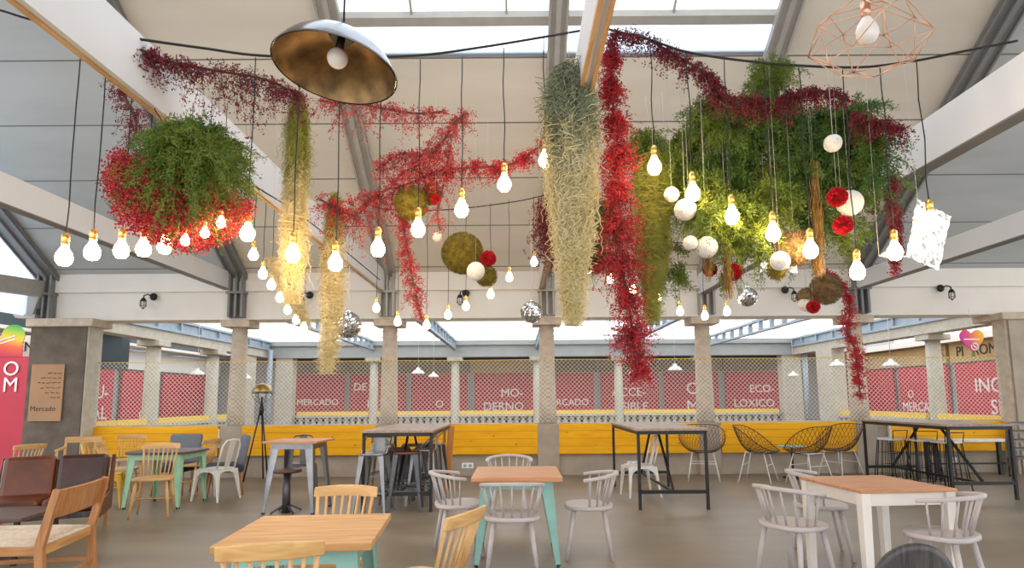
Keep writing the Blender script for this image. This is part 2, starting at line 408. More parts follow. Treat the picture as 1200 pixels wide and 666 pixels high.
# tie beams: white box beams with raw timber edges
for x, c, tw, z0, z1 in ((-5.45, 'white_beam', .13, 3.50, 3.82), (-2.49, 'white_beam', .06, 3.42, 3.82), (.475, 'white_beam', .085, 3.45, 3.82), (3.50, 'white_beam', .13, 3.34, 3.72), (6.45, 'white_beam', .15, 3.42, 3.72)):
    mb = MB(); mb.bx(x - tw / 2, x + tw / 2, -1, 11.45, z0, z1, 0)
    if c == 'white_beam' and abs(x) < 3:
        mb.bx(x - tw / 2 - .004, x - tw / 2 + .02, -1, 11.45, z0 - .02, z0 + .012, 1)
        if x > 0: mb.bx(x + tw / 2 - .02, x + tw / 2 + .004, -1, 11.45, z0 - .02, z0 + .012, 1)
    else: mb.bx(x - tw / 2 - .004, x + tw / 2 + .004, -1, 11.45, z0 - .012, z0, 2)
    o = struct('tie_beam', mb, [c, 'oak_y', 'steel_dark'])
w = MB(); yy = [5.5, 11.4]
w._add([(-9.12, 5.5, 3.0), (-9.12, 11.4, 3.0), (-9.12, 11.4, zr(11.4)), (-9.12, 5.5, zr(5.5)), (-9.1, 5.5, 3.0), (-9.1, 11.4, 3.0), (-9.1, 11.4, zr(11.4)), (-9.1, 5.5, zr(5.5))], [(0, 1, 2, 3), (7, 6, 5, 4), (0, 4, 5, 1), (1, 5, 6, 2), (2, 6, 7, 3), (3, 7, 4, 0)])
struct('window_4', w, 'skylight_sheet')
# end-bay post, brace and bracket at the left gable
mb = MB(); mb.bar((-8.92, 6.0, 3.15), (-8.92, 11.4, 3.52), .14, .3); mb.bx(-9.2, -8.9, 11.25, 11.6, 2.95, 3.02)
mb._add([(-9.75, 11.3, 3.5), (-9.3, 11.3, 2.97), (-9.0, 11.3, 2.97), (-8.85, 11.3, 3.5), (-9.75, 11.42, 3.5), (-9.3, 11.42, 2.97), (-9.0, 11.42, 2.97), (-8.85, 11.42, 3.5)],
        [(0, 1, 2, 3), (7, 6, 5, 4), (0, 4, 5, 1), (1, 5, 6, 2), (2, 6, 7, 3), (3, 7, 4, 0)])
struct('rafter', mb, 'steel_paint')

# low wall under the net, boards, pedestals
lw = MB(); lw.bx(-8.3, 9.2, 11.62, 11.98, 0, .95); struct('wall_low', lw, 'concrete_wall')
PX = [((106, 256), 'leftmost yellow board panel, behind the round green-legged table'), ((280, 441), 'yellow board panel behind the tripod lamp and small bar table'),
      ((465, 632), 'yellow board panel behind the right half of the stool-filled bar table'), ((655, 823), 'yellow board panel behind the empty black-framed bar table'),
      ((845, 1004), 'yellow board panel behind the wire bucket chairs'), ((1044, 1178), 'rightmost yellow board panel, behind the long bar table and bench')]
for (a, b), lab in PX:
    x0, x1 = at(a, 515, 11.56).x, at(b, 515, 11.56).x
    t = thing('bench_back', lab, 'panel', ((x0 + x1) / 2, 11.565, .39), 0, 'yellow board panels along the low wall')
    hw = (x1 - x0) / 2
    MB().bx(-hw, hw, -.035, .035, 0, .55).build('board', 'yellow_boards', t, bevel=.006)
    for sx in (-1, 1):
        MB().bx(sx * (hw + .012) - .012, sx * (hw + .012) + .012, -.03, .04, .16, .50).build('clip', 'white_paint', t)

# columns
def column(x, y, label, h0=0., ped=.0, group=None, r=.155, top=2.93, m='stone'):
    t = thing('stone_column', label, 'column', (x, y, 0), 0, group)
    if ped: MB().bx(-.2, .2, -.2, .2, 0, ped).build('pedestal', 'concrete_wall', t, bevel=.01)
    MB().lathe([(r + .01, ped), (r + .008, ped + .4), (r, 1.7), (r - .018, top - .14)], 24).build('shaft', m, t)
    MB().bx(-.27, .27, -.25, .25, top - .14, top).build('capital', m, t, bevel=.015)
    return t
fr = ['front column behind the tripod floor lamp at far left', 'front column rising behind the stool-filled bar table', 'front column behind the middle light-wood table, under the mirror ball',
      'front column between the black-framed bar table and the wire chairs', 'front column wrapped by the red trailing vine at right']
for x, lab in zip(XC, fr): column(x, 11.72, 'round ' + lab, ped=.94, group='front row of columns')
for i, x in enumerate([-4.98, -2.14, .72, 3.55, 6.42]):
    column(x, D2, ['rear row column left of the second front column', 'rear row column seen between second and third front columns', 'rear row column half hidden by the middle front column',
                   'rear row column behind the long red trailing vine', 'rear row column hidden behind the fourth front column'][i], r=.15, top=2.85, m='stone_pale', group='rear row of columns')
for x, y, lab in ((XL, 14.7, 'side row column nearest the dark square pillar at left'), (XL, 17.6, 'side row column deeper in the left gallery'),
                  (XR + .1, 14.5, 'side row column at right, left of the rainbow heart')):
    column(x, y, lab, r=.17, top=2.85, m='stone_pale', group='side rows of columns')
# corner piers with drain pipes
for x0, x1, xs, ys, nm in ((-8.35, -7.75, -8.75, 19.4, 'left'), (9.2, 9.85, 9.75, 18.6, 'right')):
    o = MB().bx(x0, x1, D2 - .2, D2 + .2, 0, 2.86).build('corner_pier', 'stone_pale', None, bevel=.01); tag(o, 'pale pier ending the rear balustrade in the %s corner of the gallery' % nm, 'pier')
    o = MB().bx(xs - .2, xs + .2, ys, ys + .8 if nm == 'left' else ys + 1.0, 0, 2.86).build('corner_pier', 'stone_pale', None, bevel=.01); tag(o, 'pale pier ending the side balustrade in the %s corner of the gallery' % nm, 'pier')
    xp = at(316, 440, 20.8).x if nm == 'left' else at(944, 440, 20.8).x
    t = MB().tube([(xp, 20.8, 0), (xp, 20.8, 3.1)], .085, 12).build('drain_pipe', 'steel_blue', None); tag(t, 'blue-grey drain pipe in the %s rear corner of the gallery' % nm, 'pipe')
# big square pillars at both ends
t = thing('square_pillar', 'dark cement square pillar at left with a cardboard notice', 'pillar', (0, 0, 0))
a = at(32, 440, 11.2).x; b = at(98, 440, 11.2).x
MB().bx(a, b, 11.2, 11.6, 0, 2.78, 0).build('pillar_body', 'render_cement', t)
MB().bx(b, b + .03, 11.22, 11.6, 0, 2.78, 0).build('lit_face', 'stone_pale', t)  # pale slab: light on the pillar's right side put into its colour
MB().bx(a - .06, b + .14, 11.12, 11.7, 2.78, 2.93).build('capital', 'stone', t, bevel=.02)
t = thing('square_pillar', 'tall stone pillar at right edge beside the stacked chairs', 'pillar', (0, 0, 0))
a = at(1183, 440, 11.3).x
MB().bx(a, a + .05, 11.3, 11.6, 0, 2.80).build('lit_face', 'stone', t); MB().bx(a + .05, a + 1.2, 11.26, 11.6, 0, 2.80).build('pillar_body', 'concrete_wall', t)  # lighter slab paints in the light falling on the left side
MB().bx(a - .1, a + 1.3, 11.2, 11.97, 2.80, 2.93).build('capital', 'stone', t, bevel=.02)

# gallery roof behind: frosted panes, lattice rafters, gutters, beams
w = MB(); w.bx(XL + .2, XR - .2, 12.05, D2 - .1, 3.50, 3.52); struct('window_3', w, 'skylight_glass')
mb = MB()
for y in (14.2, 16.4, 18.6, 20.4): mb.bx(XL, XR, y - .02, y + .02, 3.44, 3.5)
struct('trim_2', mb, 'white_paint')
for x in [-4.98, -2.14, .72, 3.55, 6.42]:
    mb = MB(); mb.bx(x - .06, x + .06, 12.1, D2 - .1, 3.38, 3.44); mb.bx(x - .06, x + .06, 12.1, D2 - .1, 3.10, 3.15)
    for i in range(13):
        y = 12.4 + i * .72; mb.bx(x - .05, x + .05, y, y + .09, 3.14, 3.39)
    struct('rafter', mb, 'steel_blue')
mb = MB(); mb.bx(XL, XR, D2 - .25, D2 + .2, 2.85, 3.26); mb.bx(XL, XR, D2 - .35, D2 + .25, 3.26, 3.42); struct('trim_3', mb, 'gutter')
for x, s in ((XL, 1), (XR, -1)):
    mb = MB(); mb.bx(x - .2, x + .2, 12, D2 + .2, 2.85, 3.12); struct('trim_4', mb, 'stone_pale')
    mb = MB(); mb.bx(x + s * .2 - .06, x + s * .2 + .06, 12, D2, 3.1, 3.16); mb.bx(x + s * .2 - .06, x + s * .2 + .06, 12, D2, 3.36, 3.42); mb.bx(x + s * .17 - .02, x + s * .17 + .02, 12, D2, 3.14, 3.38)
    for i in range(9): mb.bx(x + s * .2 - .05, x + s * .2 + .05, 12.4 + i, 12.46 + i, 3.14, 3.38)
    struct('trim_5', mb, 'steel_blue')
mb = MB(); mb.bx(XL - .05, XR + .05, D2 + .24, D2 + .3, 2.76, 2.86); struct('trim_6', mb, 'sign_black')

# balustrade: stone balusters, pale top, yellow rail
def balustrade(p, q, n, label):
    p, q = Vector(p), Vector(q); d = q - p; L = d.length; a = math.atan2(d.y, d.x)
    t = thing('balustrade', label, 'balustrade', p, a, 'balustrade sections around the gallery')
    MB().bx(0, L, -.13, .13, 0, .36).build('plinth', 'stone_pale', t)
    MB().bx(0, L, -.11, .11, .80, .88).build('coping', 'stone_pale', t)
    MB().bx(0, L, -.07, .07, .88, 1.0).build('handrail', 'yellow_rail', t)
    me = None
    for i in range(n):
        x = L * (i + .5) / n
        if me is None:
            o = MB().lathe([(.07, .36), (.065, .42), (.095, .52), (.06, .70), (.075, .76), (.075, .80)], 8).build('baluster', 'stone_pale', t); me = o
        else: o = me.copy(); C.objects.link(o)
        o.location = (x, 0, 0)
    return t
xs = [-7.75, -4.98, -2.14, .72, 3.55, 6.42, 9.2]
lab = ['rear balustrade section left of the rear row, by the left corner pier', 'rear balustrade section behind the stool-filled bar table', 'rear balustrade section left of the middle front column',
       'rear balustrade section right of the middle front column', 'rear balustrade section behind the empty black-framed bar table', 'rear balustrade section by the right corner pier']
for i in range(6): balustrade((xs[i] + .15, D2, 0), (xs[i + 1] - .15, D2, 0), 11, lab[i])
balustrade((XL, 12.1, 0), (XL, 14.5, 0), 9, 'left side balustrade section next to the dark square pillar')
balustrade((XL, 14.9, 0), (XL, 17.4, 0), 9, 'left side balustrade section between the two side columns')
balustrade((XL, 17.8, 0), (XL, 19.4, 0), 6, 'left side balustrade section by the left corner pier')
balustrade((XR, 14.3, 0), (XR, 12.1, 0), 9, 'right side balustrade section below the rainbow heart')
balustrade((XR, 18.6, 0), (XR, 14.7, 0), 14, 'right side balustrade section seen beside the vine-wrapped column')

# net between the front columns
def net(x0, x1, label):
    t = thing('safety_net', label, 'net', (x0, 11.53, .97), 0, 'diamond nets between the front columns')
    W, Hn, c = x1 - x0, 1.17, .080
    V, Fc = [], []
    rr = .0037
    def strand(a, b):
        d = np.array([b[0] - a[0], 0, b[1] - a[1]]); L = np.linalg.norm(d)
        if L < .02: return
        d /= L; n1 = np.array([-d[2], 0, d[0]]) * rr; n2 = np.array([0, rr, 0]); o = len(V)
        for p in (a, b):
            P = np.array([p[0], 0, p[1]]); V.extend([P + n1, P + n2, P - n1, P - n2])
        for k_ in range(4): Fc.append((o + k_, o + (k_ + 1) % 4, o + 4 + (k_ + 1) % 4, o + 4 + k_))
    sl = 1.0
    i = -int(Hn / c) - 1
    while i * c < W + .01:
        for s in (1, -1):
            xa = i * c if s == 1 else i * c + Hn
            a = [xa, 0.]; b = [xa + s * Hn, Hn]
            pts = []
            lo, hi = 0., 1.
            dx = b[0] - a[0]
            t0 = (0 - a[0]) / dx; t1 = (W - a[0]) / dx
            if t0 > t1: t0, t1 = t1, t0
            lo, hi = max(lo, t0), min(hi, t1)
            if hi > lo: strand((a[0] + dx * lo, Hn * lo), (a[0] + dx * hi, Hn * hi))
        i += 1
    raw('mesh', V, Fc, 'net', t)
    MB().tube([(0, 0, Hn), (W * .5, 0, Hn - .012), (W, 0, Hn)], .008, 6).build('top_rope', 'net_rope', t)
NX = [at(100, 440, 11.5).x] + XC + [9.12]
nl = ['diamond net over the leftmost bay beside the dark pillar', 'diamond net over the bay behind the tripod lamp', 'diamond net over the bay left of the middle column', 'diamond net over the bay right of the middle column',
      'diamond net over the bay behind the wire bucket chairs', 'diamond net over the rightmost bay below the rainbow heart']
for i in range(6): net(NX[i], NX[i + 1], nl[i])

# ------------------------------------------------------------------ market hall facades beyond
YF = 24.2; XFL, XFR = -11.6, 12.6
mb = MB(); mb.bx(-14, 15, YF + .1, YF + .4, 0, 3.6); struct('wall_rear', mb, 'grey_pier')
mb = MB(); mb.bx(XFL - .4, XFL - .1, 12, YF + .3, 0, 2.9); struct('wall_left', mb, 'grey_pier')
mb = MB(); mb.bx(XFR + .1, XFR + .4, 11, YF + .3, 0, 2.9); struct('wall_right', mb, 'grey_pier')
def fascia_rear(a, b, label, m='fascia_brown'):
    x0, x1 = at(a, 428, YF).x, at(b, 428, YF).x
    o = MB().bx(x0, x1, YF - .06, YF + .1, 2.42, 3.06).build('sign_board', m, None); tag(o, label, 'sign', 'shop boards over the rear red panels')
banners = [(346, 404, 'behind the tripod lamp', [('MERCADO', 372, 472, .34)]), (410, 476, 'left of the second front column', [('DE', 422, 454, .42), ('LE', 436, 474, .42)]),
           (482, 548, 'just right of the second front column', [('O', 515, 474, .40)]), (556, 634, 'left of the middle front column', [('MO-', 600, 461, .46), ('DERNO', 590, 477, .46)]),
           (640, 696, 'just right of the middle front column', [('MERCADO', 664, 472, .36)]), (704, 772, 'behind the long red vine', [('ACCE-', 737, 460, .46), ('SIBLE', 744, 477, .46)]),
           (778, 842, 'behind the fourth front column', [('O', 812, 456, .66), ('M', 812, 477, .66)]), (850, 914, 'left of the right corner pier', [('ECO-', 893, 456, .42), ('L\u00d3XICO', 884, 473, .42)])]
for a, b, where, words in banners:
    x0, x1 = at(a, 460, YF).x, at(b, 460, YF).x
    t = thing('red_banner', 'red panel lettered %s %s' % (' '.join(w_[0] for w_ in words), where), 'banner', ((x0 + x1) / 2, YF, .3), 0, 'red lettered panels on the rear facade')
    MB().bx((x0 - x1) / 2, (x1 - x0) / 2, -.04, .04, .55, 2.1).build('panel', 'red_banner', t); pn = kids(t)[0]; MB().bx((x0 - x1) / 2, (x1 - x0) / 2, -.05, .04, -.3, .549).build('plinth', 'dark_slate', t)
    for wd, px, py, sz in words:
        p = at(px, py, YF - .06); text('lettering', wd, sz, (p.x - (x0 + x1) / 2, -.05, p.z - .3), (PI / 2, 0, 0), 'banner_white', pn)
    fascia_rear(a - 3, b + 3, 'brown shop board above the red panel lettered %s, %s' % (words[0][0], where), 'fascia_brown' if a != 556 else 'fascia_ochre')
mb = MB(); mb.bx(-14, 15, D2 + 1.2, YF + .5, 3.06, 3.14); struct('ceiling_rear', mb, 'plaster_grey')
# left facade: panels face +X
def side_banner(x, y0, y1, rz, label, words, m='red_banner', z0=.3, h=2.0):
    t = thing('red_banner', label, 'banner', (x, (y0 + y1) / 2, z0), rz, 'red lettered panels on the side facades')
    hw = abs(y1 - y0) / 2
    MB().bx(-hw, hw, -.04, .04, .5, h).build('panel', m, t); pn = kids(t)[0]; MB().bx(-hw, hw, -.05, .04, -z0, .499).build('plinth', 'dark_slate', t)
    for wd, u, z, sz in words: text('lettering', wd, sz, (u, -.05, z - z0), (PI / 2, 0, 0), 'banner_white', pn)
side_banner(XFL, 13.8, 17.7, PI / 2, 'red side panel lettered U- AL just right of the dark pillar', [('U-', 1.45, 1.66, .55), ('AL', 1.40, 1.08, .55)])
side_banner(XFL, 18.1, 19.9, PI / 2, 'red side panel with a small letter O at left', [('O', .1, .98, .36)])
side_banner(XFL, 20.2, 23.9, PI / 2, 'red side panel deepest at left, behind the side columns', [])
side_banner(XFR, 20.6, 24.0, -PI / 2, 'plain red side panel beside the vine-wrapped column', [])
side_banner(XFR, 18.0, 20.3, -PI / 2, 'red side panel lettered O MERCADO at right', [('O', -.55, 1.45, .36), ('MERCADO', -.05, 1.05, .40)])
side_banner(XFR, 13.0, 17.65, -PI / 2, 'red side panel lettered INCLUSI below the rainbow heart', [('INCLU-', -.70, 1.66, .56), ('SIVO', -.50, 1.08, .56)])
def board(x, y0, y1, rz, label, wd, m, tm, z0=2.34, h=.5, sz=.3, u=0.):
    t = thing('sign_board', label, 'sign', (x, (y0 + y1) / 2, z0), rz, 'shop boards on the side facades')
    hw = abs(y1 - y0) / 2
    bo = MB().bx(-hw, hw, -.05, .05, 0, h).build('board', m, t)
    if wd: text('lettering', wd, sz, (u, -.06, h / 2), (PI / 2, 0, 0), tm, bo)
board(XFL, 14.0, 17.9, PI / 2, 'white shop board with faded red letters by the dark pillar', 'ABOLO', 'fascia_white', 'sign_red', 2.36, .62, .42, 1.0)
board(XFL, 18.0, 24.0, PI / 2, 'faded cream shop board deeper in the left gallery', '', 'fascia_white', 'sign_red', 2.36, .55)
board(XFR, 13.0, 17.8, -PI / 2, 'ochre shop board with dark letters behind the rainbow heart', 'PI   ROMAGNO', 'fascia_ochre', 'sign_black', 2.34, .58, .40, -.75)
board(XFR, 17.95, 24.0, -PI / 2, 'ochre shop board ending in AS, right of the vine-wrapped column', 'AS', 'fascia_ochre', 'fascia_brown', 2.34, .56, .40, 2.75)
mb = MB(); mb.bx(XFL - .3, XFL + .5, 12, YF, 3.0, 3.08); struct('trim_7', mb, 'white_paint')
mb = MB(); mb.bx(XFL - 1.5, XFL + .3, 12, YF, 3.08, 3.5); struct('trim_8', mb, 'dark_slate')
mb = MB(); mb.bx(XFR - .3, XFR + .4, 11, YF, 2.92, 3.1); struct('trim_9', mb, 'white_paint')
# far left, beyond the dark pillar
mb = MB(); mb.bx(-15, -9.6, 14.6, 14.9, 3.05, 3.30); struct('trim_10', mb, 'white_paint')
mb = MB(); mb.bx(-15, -9.6, 14.9, 15.2, 2.2, 3.9); struct('wall_far', mb, 'dark_slate')
t = thing('shop_sign', 'cream sign board with dark letters EN behind the rainbow disc', 'sign', (0, 0, 0))
p = at(16, 402, 13.2); MB().bx(p.x - 1.0, p.x + .45, 13.2, 13.28, p.z - .32, p.z + .16).build('board', 'fascia_white', t)
q = at(30, 407, 13.18); text('lettering', 'EN', .30, (q.x, 13.18, q.z), (PI / 2, 0, 0), 'sign_black', t)
t = thing('red_banner', 'bright red banner lettered O M beside the dark square pillar', 'banner', (0, 0, 0))
x1 = at(31, 460, 12.6).x; zt = at(10, 418, 12.6).z
MB().bx(x1 - 1.1, x1, 12.6, 12.65, 0, zt).build('panel', 'red_banner', t)
p = at(13, 433, 12.58); text('lettering', 'O', .42, (p.x, 12.58, p.z), (PI / 2, 0, 0), 'banner_white', t)
p = at(12, 452, 12.58); text('lettering', 'M', .42, (p.x, 12.58, p.z), (PI / 2, 0, 0), 'banner_white', t)
# ================================================================== furniture prototypes (front is +Y)
def superellipse(a, b, n=24, e=2.6):
    out = []
    for i in range(n):
        t = 2 * PI * i / n; c, s = math.cos(t), math.sin(t)
        out.append((a * math.copysign(abs(c) ** (2 / e), c), b * math.copysign(abs(s) ** (2 / e), s)))
    return out
def spindle_chair(wm='beech', wx='beech_x'):
    t = thing('spindle_chair', 'spindle back chair', 'chair')
    poly = superellipse(.215, .205, 28, 3.4); poly = [(x * (1 + .12 * y / .2), y) for x, y in poly]
    MB().prism(poly, .425, .455, smooth=True).build('seat', wx, t, bevel=.006)
    tops = {}
    for sx in (-1, 1):
        for sy in (-1, 1):
            a = (sx * .155, sy * .14, .43); b = (sx * .205, sy * .215, 0)
            MB().tube([a, ((a[0] * .6 + b[0] * .4), (a[1] * .6 + b[1] * .4), .26), b], [.015, .019, .012], 10).build('leg', wm, t)
    for sx in (-1, 1):
        MB().tube([(sx * .182, -.178, .2), (sx * .182, .178, .2)], .009, 8).build('stretcher', wm, t)
    MB().tube([(-.182, 0, .2), (.182, 0, .2)], .009, 8).build('stretcher', wm, t)
    for i in range(8):
        u = -1 + 2 * i / 7; r_ = .0085 if 0 < i < 7 else .0115
        MB().tube([(u * .155, -.165 - .02 * (1 - u * u), .45), (u * .185, -.265 - .035 * (1 - u * u), .77)], r_, 8).build('spindle', wm, t)
    mb = MB(); n = 14; vs = []; fs = []
    for i in range(n + 1):
        u = -1 + 2 * i / n; x = u * .215; y = -.272 - .045 * (1 - u * u); zz = .765; hh = .075 - .012 * u * u
        vs += [(x, y - .011, zz), (x, y + .011, zz), (x, y - .003, zz + hh), (x, y - .025, zz + hh)]
    for i in range(n):
        for k_ in range(4): fs.append((i * 4 + k_, i * 4 + (k_ + 1) % 4, i * 4 + 4 + (k_ + 1) % 4, i * 4 + 4 + k_))
    fs += [(3, 2, 1, 0), tuple(n * 4 + q for q in range(4))]
    mb._add(vs, fs, 0, False); mb.build('top_rail', wx, t, bevel=.006)
    return t
def windsor_chair():
    t = thing('windsor_chair', 'grey hoop back chair', 'chair')
    poly = superellipse(.235, .22, 30, 2.6)
    MB().prism(poly, .425, .46, smooth=True).build('seat', 'grey_paint', t, bevel=.01)
    for sx in (-1, 1):
        for sy in (-1, 1):
            MB().tube([(sx * .15, sy * .13, .43), (sx * .178, sy * .165, .22), (sx * .205, sy * .2, 0)], [.021, .02, .014], 10).build('leg', 'grey_paint', t)
            if sy == 1: pass
    def hoop(a, rx=.255, ry=.25, c=-.01): return Vector((rx * math.cos(a), c + ry * math.sin(a), .70 + .035 * (-math.sin(a))))
    mb = MB(); pts = [hoop(R(180 - 12 + 204 * i / 30)) for i in range(31)]
    vs, fs = [], []
    for i, p in enumerate(pts):
        d = (pts[min(i + 1, 30)] - pts[max(i - 1, 0)]).normalized(); x = d.cross(Vector((0, 0, 1))).normalized(); z = Vector((0, 0, 1))
        w_, h_ = .021, .014
        vs += [p - x * w_ - z * h_, p + x * w_ - z * h_, p + x * w_ + z * h_, p - x * w_ + z * h_]
    for i in range(30):
        for k_ in range(4): fs.append((i * 4 + k_, i * 4 + (k_ + 1) % 4, i * 4 + 4 + (k_ + 1) % 4, i * 4 + 4 + k_))
    fs += [(3, 2, 1, 0), tuple(120 + q for q in range(4))]
    mb._add(vs, fs); mb.build('hoop_rail', 'grey_paint', t, bevel=.007)
    for i in range(9):
        a = R(180 + 2 + 176 * i / 8); p = hoop(a); q = Vector((.195 * math.cos(a), .175 * math.sin(a), .455))
        MB().tube([q, p], [.0095, .008], 8).build('spindle', 'grey_paint', t)
    return t
def sheet_leg(mb, a, b, w0, w1, inx, iny, mi=0):    # a folded sheet leg, an L section that tapers to the foot
    a, b = Vector(a), Vector(b)
    mb.bar(a, b, w0, .006, mi, up=(0, iny, 0), w2=w1, h2=.006)
    mb.bar(a + Vector((inx * w0 / 2, iny * w0 / 2, 0)), b + Vector((inx * w1 / 2, iny * w1 / 2, 0)), w0, .006, mi, up=(inx, 0, 0), w2=w1, h2=.006)
def metal_chair(m, name='metal_chair'):
    t = thing(name, 'pressed metal chair', 'chair')
    poly = superellipse(.185, .185, 28, 5); MB().prism(poly, .435, .452, smooth=True).build('seat', m, t, bevel=.006)
    mb = MB()                                        # curved apron
    for sx, sy, dx in ((0, 1, 1), (0, -1, 1), (1, 0, 0), (-1, 0, 0)):
        n = 10; vs = []; fs = []
        for i in range(n + 1):
            u = -1 + 2 * i / n; dz = .035 + .085 * abs(u) ** 3
            for z, o_ in ((.44, .172), (.44 - dz, .172 + dz * .22)):
                vs.append((u * .175, sy * o_, z) if dx else (sx * o_, u * .175, z))
        for i in range(n): fs.append((2 * i, 2 * i + 1, 2 * i + 3, 2 * i + 2))
        mb._add(vs, fs)
    mb.build('apron', m, t, solid=.004)
    for sx in (-1, 1):
        for sy in (-1, 1):
            mb = MB(); sheet_leg(mb, (sx * .165, sy * .182, .43), (sx * .205, sy * .24, 0), .065, .024, sx, -sy * 0 - 0, 0) if False else None
            a = Vector((sx * .168, sy * .178, .43)); b = Vector((sx * .215, sy * (.215 if sy > 0 else .25), 0.0))
            mb.bar(a, b, .062, .05, w2=.022, h2=.02); mb.build('leg', m, t, bevel=.006)
    pts = [(-.165, -.165, .45), (-.172, -.21, .62), (-.165, -.255, .78), (-.12, -.275, .845), (0, -.283, .858), (.12, -.275, .845), (.165, -.255, .78), (.172, -.21, .62), (.165, -.165, .45)]
    MB().tube(pts, .012, 10).build('back_frame', m, t)
    MB().bar((0, -.172, .45), (0, -.283, .85), .095, .005, w2=.11).build('back_slat', m, t)
    return t
def bar_stool(m, back=True, seatm=None, name='metal_bar_stool'):
    t = thing(name, 'metal bar stool', 'stool')
    H_ = .74
    MB().prism(superellipse(.155, .155, 24, 5), H_ - .03, H_, smooth=True).build('seat', seatm or m, t, bevel=.006)
    for sx in (-1, 1):
        for sy in (-1, 1):
            MB().bar((sx * .125, sy * .125, H_ - .03), (sx * .205, sy * .205, 0), .07, .055, w2=.026, h2=.024).build('leg', m, t, bevel=.005)
    for z, o_ in ((.24, .178),):
        for sx in (-1, 1):
            MB().bar((sx * o_, -o_, z), (sx * o_, o_, z), .012, .02).build('footrest', m, t)
            MB().bar((-o_, sx * o_, z + .02), (o_, sx * o_, z + .02), .012, .02).build('footrest', m, t)
    MB().bar((-.17, -.17, .3), (.17, .17, .3), .01, .016).build('cross_brace', m, t)
    MB().bar((-.17, .17, .3), (.17, -.17, .3), .01, .016).build('cross_brace', m, t)
    if back:
        MB().tube([(-.16, .06, H_ - .01), (-.175, -.08, H_ + .13), (-.165, -.165, H_ + .19), (.165, -.165, H_ + .19), (.175, -.08, H_ + .13), (.16, .06, H_ - .01)], .009, 8).build('back_frame', m, t)
        MB().bx(-.075, .075, -.172, -.164, H_, H_ + .19).build('back_slat', m, t)
    return t
def leg_table(W, D_, H_, topm, legm, th=.04, name='dining_table', rust=False, rnd=None, spread=.06):
    t = thing(name, 'table', 'table')
    if rnd: MB().prism(superellipse(W / 2, D_ / 2, 32, rnd), H_ - th, H_, smooth=True).build('tabletop', topm, t, bevel=.005)
    else: MB().bx(-W / 2, W / 2, -D_ / 2, D_ / 2, H_ - th, H_).build('tabletop', topm, t, bevel=.004)
    ix, iy = W / 2 - .09, D_ / 2 - .09
    mb = MB()
    for s in (-1, 1):
        mb.bx(-ix, ix, s * iy - .01, s * iy + .01, H_ - th - .075, H_ - th); mb.bx(s * ix - .01, s * ix + .01, -iy, iy, H_ - th - .075, H_ - th)
    mb.build('apron', legm, t)
    for sx in (-1, 1):
        for sy in (-1, 1):
            a = Vector((sx * ix, sy * iy, H_ - th)); b = Vector((sx * (ix + spread), sy * (iy + spread), 0))
            mb = MB(); mb.bar(a + Vector((-sx * .045, 0, 0)), b + Vector((-sx * .012, 0, 0)), .11, .008, up=(0, 1, 0), w2=.038)
            mb.bar(a + Vector((0, -sy * .045, 0)), b + Vector((0, -sy * .012, 0)), .11, .008, up=(1, 0, 0), w2=.038)
            lg = mb.build('leg', legm, t, bevel=.002)
            MB().bar(b + Vector((-sx * .012, -sy * .012, 0)), b + Vector((-sx * .012, -sy * .012, .025)), .036).build('rubber_foot', 'black_metal', lg)
    return t
def frame_bar_table(W, D_, H_, topm='bar_top', braces=True):
    t = thing('bar_table', 'black framed bar table', 'table')
    q = .037
    MB().bx(-W / 2 - .012, W / 2 + .012, -D_ / 2 - .012, D_ / 2 + .012, H_ - .03, H_).build('tabletop', topm, t, bevel=.003)
    x, y = W / 2 - q / 2, D_ / 2 - q / 2
    for sx in (-1, 1):
        for sy in (-1, 1): MB().bx(sx * x - q / 2, sx * x + q / 2, sy * y - q / 2, sy * y + q / 2, 0, H_ - .03).build('leg', 'black_metal', t, bevel=.003)
    mb = MB()
    for s in (-1, 1):
        mb.bx(-x, x, s * y - q / 2, s * y + q / 2, H_ - .075, H_ - .031); mb.bx(s * x - q / 2, s * x + q / 2, -y, y, H_ - .075, H_ - .031)
    mb.build('top_frame', 'black_metal', t)
    for s in (-1, 1):
        MB().bx(-x, x, s * y - q / 2, s * y + q / 2, .20, .245).build('stretcher', 'black_metal', t)
    if braces:
        MB().bar((0, -y, .222), (0, y, .222), .03).build('stretcher', 'black_metal', t)
        MB().bar((0, -y + .02, .24), (0, -.25, H_ - .08), .028).build('brace', 'black_metal', t)
        MB().bar((0, y - .02, .24), (0, .25, H_ - .08), .028).build('brace', 'black_metal', t)
    return t
